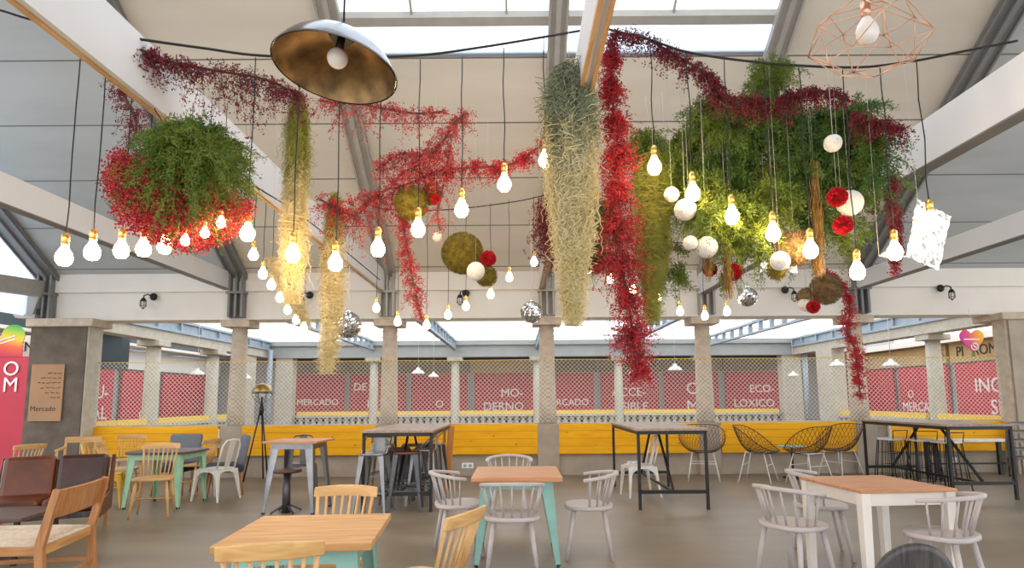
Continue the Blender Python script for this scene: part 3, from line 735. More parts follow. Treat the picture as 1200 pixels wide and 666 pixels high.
def wire_chair():
    t = thing('wire_chair', 'wire bucket chair', 'chair')
    def P(u, v):                                      # u around the bowl -1..1 (front gap at both ends), v from the seat centre out to the rim
        a = PI * 1.5 - u * PI
        back = .5 - .5 * math.sin(a); bk = back * back * (3 - 2 * back)
        r = (.30 + .03 * bk) * (v ** .62)
        return Vector((r * math.cos(a) * 1.08, r * math.sin(a) * .95 + .03 - .04 * bk * v, .415 + (.05 + .36 * bk) * (v ** 2.0)))
    mb = MB(); n = 32
    for s in (1, -1):
        for i in range(n):
            u0 = -1 + 2 * i / n
            pts = []
            for j in range(10):
                v = .12 + .88 * j / 9; u = u0 + s * .32 * v
                u = (u + 1) % 2 - 1
                pts.append(P(u, v))
            mb.tube(pts, .0033, 4, cap=False)
    mb.build('wire_shell', 'wire_rust', t)
    MB().tube([P(-1 + 2 * i / 40, 1) for i in range(40)], .007, 6, closed=True).build('rim', 'wire_rust', t)
    for sx in (-1, 1):
        for sy in (-1, 1): MB().tube([(sx * .15, sy * .13, .435), (sx * .23, sy * .23, 0)], .0085, 6).build('leg', 'white_metal', t)
    MB().tube([(-.15, -.13, .435), (.15, -.13, .435), (.15, .13, .435), (-.15, .13, .435)], .008, 6, closed=True).build('seat_frame', 'white_metal', t)
    for s in (-1, 1): MB().tube([(-.185, s * .17, .26), (.185, s * .17, .26)], .006, 6).build('stretcher', 'white_metal', t)
    return t
def wire_stool():
    t = thing('wire_stool', 'black wire stool', 'stool')
    MB().prism(superellipse(.17, .17, 24, 4), .70, .735, smooth=True).build('seat', 'white_metal', t, bevel=.006)
    for sx in (-1, 1):
        for sy in (-1, 1): MB().tube([(sx * .14, sy * .14, .70), (sx * .2, sy * .2, 0)], .009, 6).build('leg', 'black_metal', t)
    mb = MB()
    for s in (-1, 1):
        for i in range(4):
            u = -.11 + .22 * i / 3
            mb.tube([(u, s * .145, .70), (u * 1.3, s * .19, .1)], .0055, 5); mb.tube([(s * .145, u, .70), (s * .19, u * 1.3, .1)], .0055, 5)
    mb.build('wire_sides', 'black_metal', t)
    mb = MB()
    for z, o_ in ((.1, .193), (.3, .176), (.5, .16)): mb.tube([(-o_, -o_, z), (o_, -o_, z), (o_, o_, z), (-o_, o_, z)], .006, 5, closed=True)
    mb.build('wire_rings', 'black_metal', t)
    MB().tube([(-.15, -.15, .72), (-.16, -.17, .86), (.16, -.17, .86), (.15, -.15, .72)], .008, 6).build('back_frame', 'black_metal', t)
    return t

# ================================================================== furniture in place
T = leg_table(.78, .86, .75, 'pine_red', 'teal'); T.location = (-.005, 5.78, 0); tag(T, 'light wood square table with teal metal legs in the middle, grey chairs all round', 'table')
gch = Kind(windsor_chair(), 'grey hoop-back chairs')
def F2(x, y): p = flo(x, y); return (p.x, p.y, 0)
gch((-.045, 5.29, 0), R(0), 'grey hoop-back chair at the middle table with its back to us')
gch(F2(537, 648), R(-78), 'grey hoop-back chair on the left side of the middle table')
gch(F2(691, 651), R(84), 'grey hoop-back chair standing clear to the right of the middle table')
gch(F2(597, 612), R(180), 'grey hoop-back chair behind the middle table, facing us')
# right table, white legs
def apron_table(W, D_, H_):
    t = thing('dining_table', 'square light wood table on white square legs at lower right', 'table')
    MB().bx(-W / 2, W / 2, -D_ / 2, D_ / 2, H_ - .022, H_).build('tabletop', 'pine_red', t, bevel=.003)
    x, y = W / 2 - .045, D_ / 2 - .045
    for s in (-1, 1):
        MB().bx(-x, x, s * y - .012, s * y + .012, H_ - .115, H_ - .022).build('apron', 'white_paint', t)
        MB().bx(s * x - .012, s * x + .012, -y, y, H_ - .115, H_ - .022).build('apron', 'white_paint', t)
    for sx in (-1, 1):
        for sy in (-1, 1): MB().bar((sx * x, sy * y, H_ - .022), (sx * x, sy * y, 0), .072, .072, w2=.055, h2=.055).build('leg', 'white_paint', t, bevel=.004)
    return t
rt = apron_table(.74, .80, .75); rt.location = (2.77, 4.91, 0); rt.rotation_euler.z = R(5.5)
gch((2.12, 4.88, 0), R(-62), 'grey hoop-back chair at front left of the white-legged table')
gch((2.74, 5.72, 0), R(-105), 'grey hoop-back chair at rear left of the white-legged table')
gch((3.0, 4.50, 0), R(36), 'grey hoop-back chair on the right side of the white-legged table')
# dark round backed chair at the bottom edge
t = thing('plywood_chair', 'dark round-backed plywood chair cut by the bottom edge at right', 'chair', (1.70, 2.98, 0), R(4))
def shell(u, v):
    a = 2 * PI * u; x = .188 * v * math.cos(a); z = .175 * v * math.sin(a)
    return Vector((x, -.22 - .1 * z + .5 * x * x, .612 + z))
MB().grid(shell, 36, 6).build('backrest', 'black_ply', t, solid=.016)
MB().prism(superellipse(.22, .21, 28, 2.6), .44, .46, smooth=True).build('seat', 'black_ply', t, bevel=.006)
for sx in (-1, 1):
    for sy in (-1, 1): MB().tube([(sx * .15, sy * .14, .44), (sx * .21, sy * .2, 0)], .012, 8).build('leg', 'black_metal', t)
    MB().tube([(sx * .1, -.15, .44), (sx * .1, -.2, .56)], .01, 8).build('back_post', 'black_metal', t)
# foreground table and natural chairs
T = leg_table(.735, .755, .75, 'oak', 'teal', .035); T.location = (-1.083, 3.33, 0); T.rotation_euler.z = R(4.5); tag(T, 'front honey-wood table with teal legs at lower left', 'table')
nch = Kind(spindle_chair(), 'light wood spindle-back chairs')
nch((-1.17, 3.98, 0), R(178), 'light wood spindle-back chair on the far side of the front honey-wood table')
nch((-1.10, 2.92, 0), R(15), 'light wood spindle-back chair nearest us, back turned, at the front honey-wood table')
nch((-.53, 3.46, 0), R(66), 'light wood spindle-back chair leaning in at the right of the front table')
# mint legged table group at the left
T = leg_table(.86, .84, .74, 'dark_top', 'mint', .03, rnd=5, spread=.03); T.location = (-4.83, 8.66, 0); tag(T, 'dark-topped table with mint green legs at left', 'table')
p = at(181, 560, 7.86); nch((p.x, 7.86, 0), R(199), 'light wood spindle-back chair in front of the mint-legged table', 1.04)
p = at(141, 560, 9.1); nch((p.x, 9.1, 0), R(-72), 'light wood spindle-back chair at the left of the mint-legged table')
nch(F2(226, 579), R(80), 'light wood spindle-back chair at the right of the mint-legged table, by the white metal chair')
nch(F2(150, 570), R(-150), 'light wood spindle-back chair behind the mint-legged table at its far left corner')
nch(F2(14, 592), R(70), 'light wood spindle-back chair at the left edge, behind the leather sofa')
ym = metal_chair('yellow_metal'); p = at(124, 560, 8.45); put(ym, False, (p.x, 8.45, 0), R(-66), 'yellow pressed metal chair left of the mint-legged table')
wch = Kind(metal_chair('white_metal'), 'white pressed metal chairs')
wch(F2(252, 586), R(72), 'white pressed metal chair to the right of the mint-legged table')
p = at(747, 545, 9.2); wch((p.x, 9.1, 0), R(98), 'white pressed metal chair under the empty black-framed bar table')
def easy_chair():
    t = thing('easy_chair', 'grey upholstered chair', 'armchair')
    MB().box((0, 0, .40), (.5, .5, .12)).build('seat_cushion', 'fabric_dark', t, bevel=.035)
    MB().box((0, -.25, .66), (.5, .09, .46), (R(10), 0, 0)).build('backrest', 'fabric_grey', t, bevel=.035)
    for sx in (-1, 1):
        for sy in (-1, 1): MB().tube([(sx * .2, sy * .2, .36), (sx * .23, sy * .24, 0)], [.018, .012], 8).build('leg', 'teak', t)
    return t
ech = Kind(easy_chair(), 'grey upholstered chairs')
p = at(207, 540, 9.7); ech((p.x, 9.7, 0), R(182), 'grey upholstered chair behind the mint-legged table')
p = at(264, 540, 9.6); ech((p.x, 9.6, 0), R(120), 'grey upholstered chair behind the white metal chair, by the tripod lamp')
# wooden armchair by the dark pillar
t = thing('wooden_armchair', 'light wood armchair beside the dark square pillar', 'armchair')
MB().box((0, 0, .43), (.46, .46, .03)).build('seat', 'beech_x', t, bevel=.006)
for sx in (-1, 1):
    MB().bar((sx * .25, .22, 0), (sx * .24, .2, .66), .032).build('leg', 'beech', t); MB().bar((sx * .24, -.26, 0), (sx * .23, -.3, .84), .032).build('leg', 'beech', t)
    MB().bar((sx * .24, .26, .665), (sx * .235, -.3, .69), .045, .025).build('armrest', 'beech_x', t)
    MB().bar((sx * .24, .2, .41), (sx * .235, -.27, .41), .02, .04).build('side_rail', 'beech_x', t)
MB().bar((-.24, -.3, .80), (.24, -.3, .80), .025, .09).build('top_rail', 'beech_x', t)
p = at(92, 530, 9.9); t.location = (p.x, 9.9, 0); t.rotation_euler.z = R(205)

# leather sofa, coffee table, rope lounge chair
t = thing('leather_sofa', 'two-seat brown leather sofa with slim dark frame at left', 'sofa', (-5.02, 6.75, 0), R(205))
for x in (-.245, .245):
    MB().box((x, .06, .35), (.48, .62, .14)).build('seat_cushion', 'leather', t, bevel=.045)
    MB().box((x, -.27, .585), (.478, .16, .47), (R(14), 0, 0)).build('back_cushion', 'leather' if x > 0 else 'leather_dark', t, bevel=.05)
MB().bx(-.51, .51, -.34, .38, .22, .28).build('base_frame', 'black_ply', t, bevel=.006)
for s in (-1, 1):
    MB().prism([(-.36, .2), (.36, .2), (.36, .36), (-.24, .42), (-.40, .80), (-.45, .80)], -.018, .018, Matrix(((0, 0, 1), (1, 0, 0), (0, 1, 0))), (s * .51, 0, 0)).build('side_panel', 'leather', t, bevel=.008)
    for sy in (-.32, .34): MB().bar((s * .48, sy, 0), (s * .48, sy, .22), .03).build('leg', 'teak', t)
t = thing('coffee_table', 'low dark coffee table in front of the leather sofa', 'table', (-5.02, 5.75, 0), R(8))
MB().bx(-.65, .65, -.33, .33, .375, .41).build('tabletop', 'dark_top', t, bevel=.004)
MB().bx(-.55, .55, -.26, .26, .16, .19).build('shelf', 'black_ply', t)
for sx in (-1, 1):
    for sy in (-1, 1): MB().bar((sx * .6, sy * .29, 0), (sx * .6, sy * .29, .375), .035).build('leg', 'black_metal', t)
t = thing('lounge_chair', 'teak lounge chair with woven pale rope seat at lower left', 'chair', (-3.655, 4.74, 0), R(101))
for s in (-1, 1):
    MB().bar((s * .37, -.30, 0), (s * .37, -.26, .42), .05, .05).build('rear_leg', 'teak', t)
    MB().bar((s * .37, -.26, .40), (s * .37, -.345, .80), .05, .055, w2=.04, h2=.045).build('back_post', 'teak', t)
    MB().bar((s * .37, .46, 0), (s * .37, .42, .42), .045, .05).build('front_leg', 'teak', t)
    MB().bar((s * .37, -.28, .385), (s * .37, .45, .415), .035, .06).build('side_rail', 'teak_y', t)
    MB().bar((s * .37, -.27, .16), (s * .37, .43, .16), .025, .03).build('stretcher', 'teak_y', t)
MB().bar((-.35, -.255, .38), (.35, -.255, .38), .035, .065).build('rear_rail', 'oak', t)
MB().bar((-.35, .43, .40), (.35, .43, .40), .035, .06).build('front_rail', 'oak', t)
MB().bar((-.35, -.28, .14), (.35, -.28, .14), .025, .03).build('stretcher', 'teak', t)
mb = MB(); n = 12
for i in range(n + 1):
    u = -.34 + .68 * i / n; mb.bar((u, -.395, .665 if False else .60), (u, -.395, .62), .001)
mb = MB()
def slab(u, v):
    x = -.35 + .70 * u; z = .595 + .195 * v; y = -.285 - .04 * v - .03 * (1 - (2 * u - 1) ** 2)
    return Vector((x, y, z))
MB().grid(slab, 12, 3, smooth=False).build('back_board', 'teak', t, solid=.024)
mb = MB()
for i in range(46):
    y = -.235 + .65 * i / 45
    z0 = .40 + .028 * (y + .25)
    mb.tube([(-.375, y, z0 + .02), (-.2, y, z0 + .026), (0, y, z0 + .022), (.2, y, z0 + .026), (.375, y, z0 + .02)], .0058, 5)
for i in range(38):
    x = -.345 + .69 * i / 37
    mb.tube([(x, -.27, .418), (x, -.1, .43), (x, .2, .438), (x, .45, .440)], .0058, 5)
mb.build('rope_seat', 'rope_seat', t)

# small square bar table with sheet-metal legs, round stool in front of it
T = leg_table(.70, .64, .90, 'pine_red', 'raw_steel', .028, 'bar_table', spread=.07); p = at(350, 560, 8.15); T.location = (p.x, 8.15, 0); T.rotation_euler.z = R(-4)
tag(T, 'small square bar table with wooden top and bare steel legs', 'table')
t = thing('swivel_stool', 'round-seated stool on a dark pillar under the small square bar table', 'stool', (*F2(335, 601)[:2], 0))
MB().lathe([(.17, .5), (.18, .51), (.18, .53), (.17, .54)], 24).build('seat', 'rust_steel', t)
MB().tube([(0, 0, .0), (0, 0, .5)], [.055, .04], 12).build('pillar', 'dark_steel', t)
for i in range(4):
    a = PI / 4 + i * PI / 2; MB().bar((.03 * math.cos(a), .03 * math.sin(a), .1), (.2 * math.cos(a), .2 * math.sin(a), .012), .025, .02).build('foot', 'dark_steel', t)
# dark chairs behind it
dch = Kind(metal_chair('dark_steel', 'metal_chair'), 'dark pressed metal chairs')
p = at(352, 560, 9.6); dch((p.x, 9.7, 0), R(200), 'dark pressed metal chair behind the small square bar table')
# bar tables with black frames
G = frame_bar_table(.90, 2.1, 1.02); G.location = (-1.53, 9.02, 0); G['label'] = 'black-framed bar table crowded with metal stools'; 
J = copy_tree(G); J.location = (6.37, 9.62, 0); J['label'] = 'long black-framed bar table at right, wire stools behind'
Hh = copy_tree(G); Hh.location = (1.99, 9.05, 0); Hh['label'] = 'empty black-framed bar table in the middle right'
for o in (G, J, Hh): o['group'] = 'black-framed bar tables'
bst = Kind(bar_stool('raw_steel'), 'bare steel bar stools')
def GP(px, Y): return (at(px, 560, Y).x, Y, 0)
bst(GP(439, 7.98), R(174), 'bare steel bar stool with low back at the front left of the crowded bar table')
bst(GP(497, 8.55), R(88), 'bare steel bar stool at the front right of the crowded bar table')
bst(GP(448, 9.75), R(-90), 'bare steel bar stool at the rear left of the crowded bar table')
bst(GP(508, 9.7), R(84), 'bare steel bar stool at the rear right of the crowded bar table')
bdk = Kind(bar_stool('dark_steel', False, 'rust_steel'), 'dark backless bar stools')
bdk(GP(466, 8.75), R(0), 'dark backless bar stool under the middle of the crowded bar table')
bdk(GP(476, 8.15), R(5), 'dark backless bar stool at the near edge of the crowded bar table')
bdk(GP(500, 9.1), R(12), 'dark backless bar stool near the right edge of the crowded bar table')
bdk(GP(484, 9.5), R(20), 'dark backless bar stool under the far end of the crowded bar table')
t = thing('wooden_post', 'orange wooden board standing at the right of the crowded bar table', 'board', GP(526, 9.9))
MB().bar((-.03, 0, 0), (.03, .05, .98), .10, .03).build('plank', 'orange_wood', t); MB().bx(-.09, .03, -.06, .10, 0, .03).build('foot', 'orange_wood', t)
# wire chairs and small side table
wc = Kind(wire_chair(), 'wire bucket chairs')
def WP(px, Y): return (at(px, 545, Y).x, Y, 0)
wc(WP(824, 10.8), R(165), 'wire bucket chair seen through the empty black-framed bar table', 1.13)
wc(WP(888, 10.5), R(-125), 'wire bucket chair left of the tiny round table', 1.13)
wc(WP(948, 10.3), R(25), 'wire bucket chair in front of the tiny round table', 1.13)
wc(WP(985, 10.85), R(110), 'wire bucket chair right of the tiny round table', 1.13)
t = thing('side_table', 'tiny round blue-green table between the wire bucket chairs', 'table', WP(929, 11.0))
MB().lathe([(.22, .53), (.23, .535), (.23, .55), (.22, .555)], 28).build('tabletop', 'teal', t)
MB().tube([(0, 0, .02), (0, 0, .53)], .018, 8).build('pillar', 'black_metal', t); MB().lathe([(.18, 0), (.18, .015), (.03, .03)], 24).build('base', 'black_metal', t)
# wire stools and benches near the long table
wst = Kind(wire_stool(), 'black wire stools with white seats')
for px, Y, rz, lab in ((1048, 10.2, 20, 'leftmost black wire stool at the long bar table'), (1084, 9.9, -10, 'middle black wire stool, left of the front table leg'), (1112, 9.5, 8, 'black wire stool just right of the front table leg at the long bar table')):
    wst((at(px, 560, Y).x, Y, 0), R(rz), lab)
t = thing('white_bench', 'narrow white-topped bench against the yellow boards at far right', 'bench', (at(1135, 540, 11.1).x, 11.1, 0))
MB().bx(-.75, .75, -.17, .17, .60, .64).build('seat', 'white_metal', t, bevel=.006)
for sx in (-.65, .65):
    for sy in (-.12, .12): MB().bx(sx - .03, sx + .03, sy - .03, sy + .03, 0, .60).build('leg', 'black_metal', t)
MB().bx(-.65, .65, -.015, .015, .2, .23).build('stretcher', 'black_metal', t)
# stack of pale metal chairs at the right edge
sc_ = metal_chair('raw_steel')
names = ['lowest', 'second lowest', 'middle', 'second highest', 'topmost']
x0, y0 = at(1200, 520, 9.9).x, 9.9
for i in range(5):
    put(sc_, i > 0, (x0 + .14 - .012 * i, y0, .135 * i), R(95), '%s steel chair of the stack at the right edge' % names[i], 'stacked steel chairs')

# tripod floor lamp
t = thing('floor_lamp', 'tripod floor lamp with half-brass globe before the yellow boards', 'lamp', (at(304, 540, 11.1).x, 11.1, 0))
zc = at(303, 461, 11.1).z
for i, a in enumerate((R(95), R(205), R(330))):
    MB().tube([(.02 * math.cos(a), .02 * math.sin(a), zc - .32), (.25 * math.cos(a), .25 * math.sin(a), 0)], .014, 8).build('leg', 'black_metal', t)
MB().lathe([(.03, zc - .4), (.045, zc - .3), (.025, zc - .19)], 14).build('hub', 'black_metal', t)
MB().tube([(0, 0, zc - .2), (0, 0, zc - .02)], .014, 8).build('stem', 'black_metal', t)
MB().lathe([(.175 * math.cos(R(5 + 8.5 * i)), zc + .175 * math.sin(R(5 + 8.5 * i))) for i in range(11)], 24, cap=False).build('shade', 'brass_dull', t, solid=.004)
mb = MB()
for i in range(8):
    a = 2 * PI * i / 8; mb.tube([(.178 * math.cos(b) * math.cos(a), .178 * math.cos(b) * math.sin(a), zc + .178 * math.sin(b)) for b in [R(q) for q in range(5, -85, -12)]], .004, 5)
mb.tube([(.178 * math.cos(a), .178 * math.sin(a), zc) for a in [2 * PI * i / 24 for i in range(24)]], .006, 5, closed=True)
mb.build('cage', 'black_metal', t)
MB().sphere((0, 0, zc - .02), .05, 12, 8).build('bulb', 'bulb_off', [k for k in kids(t) if k.name.startswith('stem')][0])
# outlets
for px, py, lab, wd in ((548, 546, 'white double wall socket on the low concrete wall, left of the middle column', .11), (742, 544, 'white wall socket behind the empty black-framed bar table', .11), (1117, 539, 'white wall socket under the rightmost yellow boards', .06)):
    p = at(px, py, 11.61); t = thing('wall_socket', lab, 'socket', (p.x, 11.61, p.z), 0, 'white wall sockets')
    pl = MB().bx(-wd, wd, -.012, .012, -.05, .05).build('plate', 'outlet_white', t, bevel=.004)
    for s in ((-1, 1) if wd > .1 else (0,)): MB().lathe([(.028, 0), (.028, .006)], 14, (s * .05, -.012, 0), Matrix.Rotation(PI / 2, 3, 'X')).build('outlet', 'steel_paint', pl)
# cardboard notice with handwriting
p0, p1 = at(74, 427, 11.17), at(26, 494, 11.17)
t = thing('cardboard_notice', 'hand-lettered brown cardboard notice on the dark square pillar', 'sign', ((p0.x + p1.x) / 2 + .06, 11.18, (p0.z + p1.z) / 2))
w_, h_ = (p0.x - p1.x) / 2 - .03, (p0.z - p1.z) / 2
MB().bx(-w_, w_, -.01, .012, -h_, h_).build('sheet', 'cardboard', t)
mb = MB()
for i, ln in enumerate((.42, .62, .66, .62, .36, .22)):              # rows of small handwriting too small to read
    x = w_ - .05
    while x > w_ - .05 - ln * w_ * 2:
        ww = random.uniform(.04, .10); zz = h_ - .16 - .088 * i
        mb.tube([(x - ww * q / 6, -.014, zz + random.uniform(-.016, .016)) for q in range(7)], .0035, 4); x -= ww + .03
mb.build('writing', 'sign_black', t)
text('writing', 'Mercado', .13, (w_ - .1, -.012, -h_ + .22), (PI / 2, 0, 0), 'sign_black', t, .001, 'RIGHT')
# ================================================================== lamps and cables
ZC = 4.0
def cable(name, pts, label, r=.008, group=None, sag=0):
    o = MB().tube(pts, r, 6).build(name, 'black_cable', None); return tag(o, label, 'cable', group)
def smooth(pts, n=8):                    # Catmull-Rom through the points
    P = [Vector(p) for p in pts]; P = [P[0] * 2 - P[1]] + P + [P[-1] * 2 - P[-2]]; out = []
    for i in range(1, len(P) - 2):
        for k_ in range(n):
            t = k_ / n; a, b, c, d = P[i - 1], P[i], P[i + 1], P[i + 2]
            out.append(.5 * ((2 * b) + (c - a) * t + (2 * a - 5 * b + 4 * c - d) * t * t + (3 * b - a - 3 * c + d) * t ** 3))
    out.append(P[-2]); return out
cA = smooth([at(150, 44, 3.75), at(235, 56, 4.0), at(320, 66, 4.2), at(470, 66, 4.25), at(560, 56, 4.3), at(692, 34, 4.45)])
cable('light_cable', cA, 'black lamp cable slung from the left white beam to the middle beam', .009)
cB = smooth([at(712, 34, 4.4), at(760, 46, 4.3), at(810, 62, 4.25), at(900, 74, 4.2), at(1000, 79, 4.15), at(1068, 72, 4.15), at(1120, 62, 4.15), at(1192, 48, 4.15)])
cable('light_cable', cB, 'black lamp cable slung from the middle beam to the right white beam', .009)
cC = smooth([at(-30, 5, 3.6), at(0, 12, 3.7), at(52, 25, 3.8), at(118, 16, 3.74), at(150, 44, 3.75)])
cable('light_cable', cC, 'black lamp cable running off the top left corner of the hall', .007)
cD = smooth([at(300, 219, 5.6), at(360, 258, 6.6), at(445, 328, 8.6)]); cable('light_cable', cD, 'black lamp cable following the lower edge of the left white beam', .007)
cE = smooth([at(418, 232, 7.2), at(450, 245, 7.5), at(520, 246, 7.6), at(600, 237, 7.6), at(650, 226, 7.5)]); cable('light_cable', cE, 'thin far lamp cable behind the red branches in the middle', .007)
cF = smooth([at(664, 232, 7.4), at(720, 262, 7.5), at(800, 285, 7.6), at(870, 262, 7.5)]); cable('light_cable', cF, 'thin far lamp cable behind the red vine and the green plants', .007)
def on_curve(cv, x):
    best = min(cv, key=lambda p: abs(p.x - x)); return best
def bulb_proto():
    t = thing('bulb_lamp', 'lit bulb', 'lamp')
    MB().lathe([(.001, -.105), (.03, -.098), (.046, -.075), (.05, -.05), (.044, -.022), (.028, .005), (.018, .03), (.016, .038)], 16).build('bulb', 'bulb_glow', t)
    MB().lathe([(.017, .03), (.024, .034), (.024, .05), (.019, .055), (.024, .06), (.024, .10), (.012, .112), (.005, .118)], 12).build('socket', 'gold', t)
    return t
BP = bulb_proto(); nb = [0]; KIDS[BP.name] = kids(BP)
ords = ['first', 'second', 'third', 'fourth', 'fifth', 'sixth', 'seventh', 'eighth', 'ninth']
def bulb(px, py, Y, top, label, group, sc=1.):
    p = at(px, py, Y)
    o = put(BP, nb[0] > 0, (p.x, p.y, p.z + .055 * sc), 0, label, group, sc); nb[0] += 1
    L = (top - p.z) / sc - .055
    n = 7; a = random.random() * 6
    MB().tube([(.006 * math.sin(a + i * 1.3) * (0 < i < n), .006 * math.cos(a + i * 1.7) * (0 < i < n), .115 + (L - .115) * i / n) for i in range(n + 1)], .0042, 5).build('cord', 'black_cable', o)
    return o
rowA = [(290, 275), (343, 300), (393, 310), (443, 293), (490, 270), (541, 247), (591, 217), (639, 189)]
for i, (x, y) in enumerate(rowA):
    Y = 4.2 + .03 * i; bulb(x, y, Y, on_curve(cA, at(x, y, Y).x).z, 'lit bulb, %s from left on the near cable left of the middle beam' % ords[i], 'bulbs on the near left cable')
rowB = [(767, 197), (812, 228), (858, 255), (906, 275), (950, 295), (1005, 320), (1049, 297), (1091, 262)]
for i, (x, y) in enumerate(rowB):
    Y = 4.28 - .02 * i; bulb(x, y, Y, on_curve(cB, at(x, y, Y).x).z, 'lit bulb, %s from left on the near cable right of the middle beam' % ords[i], 'bulbs on the near right cable')
rowL = [(75, 303, 3.9), (108, 297, 4.05), (142, 295, 4.2), (168, 293, 4.25), (193, 290, 4.35)]
tops = [4.02, 4.0, 3.98, 3.97, 3.96]
for i, (x, y, Y) in enumerate(rowL):
    bulb(x, y, Y, at(x + 25, 64, Y).z, 'lit bulb, %s from left in the row beside the hanging bush' % ords[i], 'bulbs left of the white beam')
for i, (x, y) in enumerate([(217, 283), (240, 274), (259, 262)]):
    bulb(x, y, 3.86, at(x + 12, 120, 3.86).z, 'tiny lit bulb sunk in the red bush, %s of three from left' % ords[i], 'bulbs in the red bush', .55)
rowS = [(297, 300), (308, 322), (318, 335), (328, 350), (337, 364), (347, 376), (356, 384)]
for i, (x, y) in enumerate(rowS):
    Y = 5.9 + .42 * i; bulb(x, y, Y, 3.55, 'small lit bulb, %s nearest in the string receding along the left beam' % ords[i], 'bulbs receding along the left beam', .9)
rowT = [(441, 362), (466, 378), (500, 382), (525, 370), (546, 360), (575, 346), (597, 326), (626, 308)]
for i, (x, y) in enumerate(rowT):
    bulb(x, y, 7.5, on_curve(cE, at(x, y, 7.5).x).z, 'small lit bulb, %s from left on the far cable left of the moss' % ords[i], 'bulbs on the far left cable', .85)
rowU = [(690, 317), (715, 328), (742, 340), (771, 350), (797, 366), (826, 371), (852, 366)]
for i, (x, y) in enumerate(rowU):
    bulb(x, y, 7.5, on_curve(cF, at(x, y, 7.5).x).z, 'small lit bulb, %s from left on the far cable right of the moss' % ords[i], 'bulbs on the far right cable', .85)

# big steel dish pendant
t = thing('dish_pendant', 'large round steel dish pendant lamp with gold inside, top left of centre', 'lamp', at(393, 82, 3.1))
Mx = Euler((R(-4), R(7), 0)).to_matrix()
rad = .325
prof = [(rad * math.sin(R(a)) / math.sin(R(72)), (.30 * (math.cos(R(a)) - math.cos(R(72))))) for a in range(8, 73, 4)][::-1]
MB().lathe(prof, 48, (0, 0, 0), Mx, cap=False).build('dish', 'lamp_steel', t); dish = kids(t)[0]
MB().lathe([(r * .985, z - .004) for r, z in prof], 48, (0, 0, 0), Mx, cap=False).build('dish_lining', 'lamp_inside', dish)
MB().lathe([(rad + .004, -.006), (rad + .006, 0), (rad + .002, .006), (rad - .006, .004)], 48, (0, 0, 0), Mx, cap=False).build('rim', 'lamp_steel', dish)
MB().lathe([(.06, .185), (.075, .205), (.07, .24), (.03, .26), (.012, .28)], 20, (0, 0, 0), Mx).build('cap', 'black_metal', t)
q = Mx @ Vector((0, 0, .12)); MB().tube([q, Mx @ Vector((0, 0, .20))], .022, 10).build('lamp_holder', 'black_metal', t)
MB().sphere(Mx @ Vector((0, 0, .07)), .056, 20, 12).build('bulb', 'bulb_off', [k for k in kids(t) if k.name.startswith('lamp_holder')][0])
MB().tube([Mx @ Vector((0, 0, .27)), Mx @ Vector((0, 0, .27)) + Vector((0, 0, 1.9))], .006, 6).build('cord', 'black_cable', t)
# copper wire cage pendant
t = thing('wire_pendant', 'copper wire geometric cage pendant with globe bulb at top right', 'lamp', at(1017, 45, 3.0))
Mx = Euler((R(6), R(10), R(14))).to_matrix()
ring = lambda r, z, n, o=0: [Mx @ Vector((r * math.cos(2 * PI * (i + o) / n), r * math.sin(2 * PI * (i + o) / n), z)) for i in range(n)]
r0, r1_, r2_, r3_ = ring(.05, .185, 6), ring(.20, .12, 6, .5), ring(.30, -.03, 6), ring(.17, -.13, 6, .5)
mb = MB(); W_ = lambda a, b: mb.tube([a, b], .0028, 5)
for A in (r1_, r2_, r3_):
    for i in range(6): W_(A[i], A[(i + 1) % 6])
for i in range(6):
    W_(r0[i], r1_[i]); W_(r1_[i], r2_[i]); W_(r1_[i], r2_[(i + 1) % 6]); W_(r2_[i], r3_[i]); W_(r2_[(i + 1) % 6], r3_[i])
mb.tube(r0, .003, 5, closed=True)
mb.build('cage', 'copper', t)
MB().tube([(0, 0, .12), (0, 0, .20)], .024, 14).build('lamp_holder', 'copper', t)
MB().lathe([(.001, -.03), (.035, -.02), (.054, .01), (.056, .04), (.045, .075), (.026, .105), (.02, .12)], 20).build('bulb', 'bulb_off', t)
MB().tube([(0, 0, .2), (0, 0, 1.6)], .005, 6).build('cord', 'black_cable', t)
mb = MB()
for i in range(6): W_ = mb.tube([r0[i], Vector((0, 0, .20))], .0028, 5)
mb.build('cage_spokes', 'copper', t)
# mirror balls
def mirror_ball(px, py, Y, r, label):
    p = at(px, py, Y); t = thing('mirror_ball', label, 'mirror ball', p, 0, 'mirror balls')
    mb = MB(); nr = 14
    for i in range(nr):
        a0, a1 = -PI / 2 + PI * i / nr, -PI / 2 + PI * (i + 1) / nr; n = max(5, int(28 * math.cos((a0 + a1) / 2)))
        for k_ in range(n):
            b0, b1 = 2 * PI * (k_ + .04) / n, 2 * PI * (k_ + .96) / n; am = a0 + (a1 - a0) * .04; an = a0 + (a1 - a0) * .96
            j = Vector((random.gauss(0, .006), random.gauss(0, .006), random.gauss(0, .006))) * r * 4
            vs = [Vector((r * math.cos(a) * math.cos(b), r * math.cos(a) * math.sin(b), r * math.sin(a))) + j * s for a, b, s in ((am, b0, 1), (am, b1, -1), (an, b1, 1), (an, b0, -1))]
            mb._add(vs, [(0, 1, 2, 3)])
    mb.build('mirror_tiles', 'chrome', t); MB().sphere((0, 0, 0), r * .975, 24, 14).build('core', 'dark_steel', t)
    MB().lathe([(.03, r - .01), (.03, r + .02), (.008, r + .035)], 12).build('cap', 'chrome', t)
    MB().tube([(0, 0, r), (0, 0, 3.9 - p.z)], .004, 5).build('cord', 'thread', t)
mirror_ball(408, 381, 7.6, .165, 'mirror ball at left, beside the hanging pale moss')
mirror_ball(623, 366, 8.4, .15, 'mirror ball in the middle, over the column top')
mirror_ball(876, 348, 7.2, .115, 'smaller mirror ball at right, below the green plants')
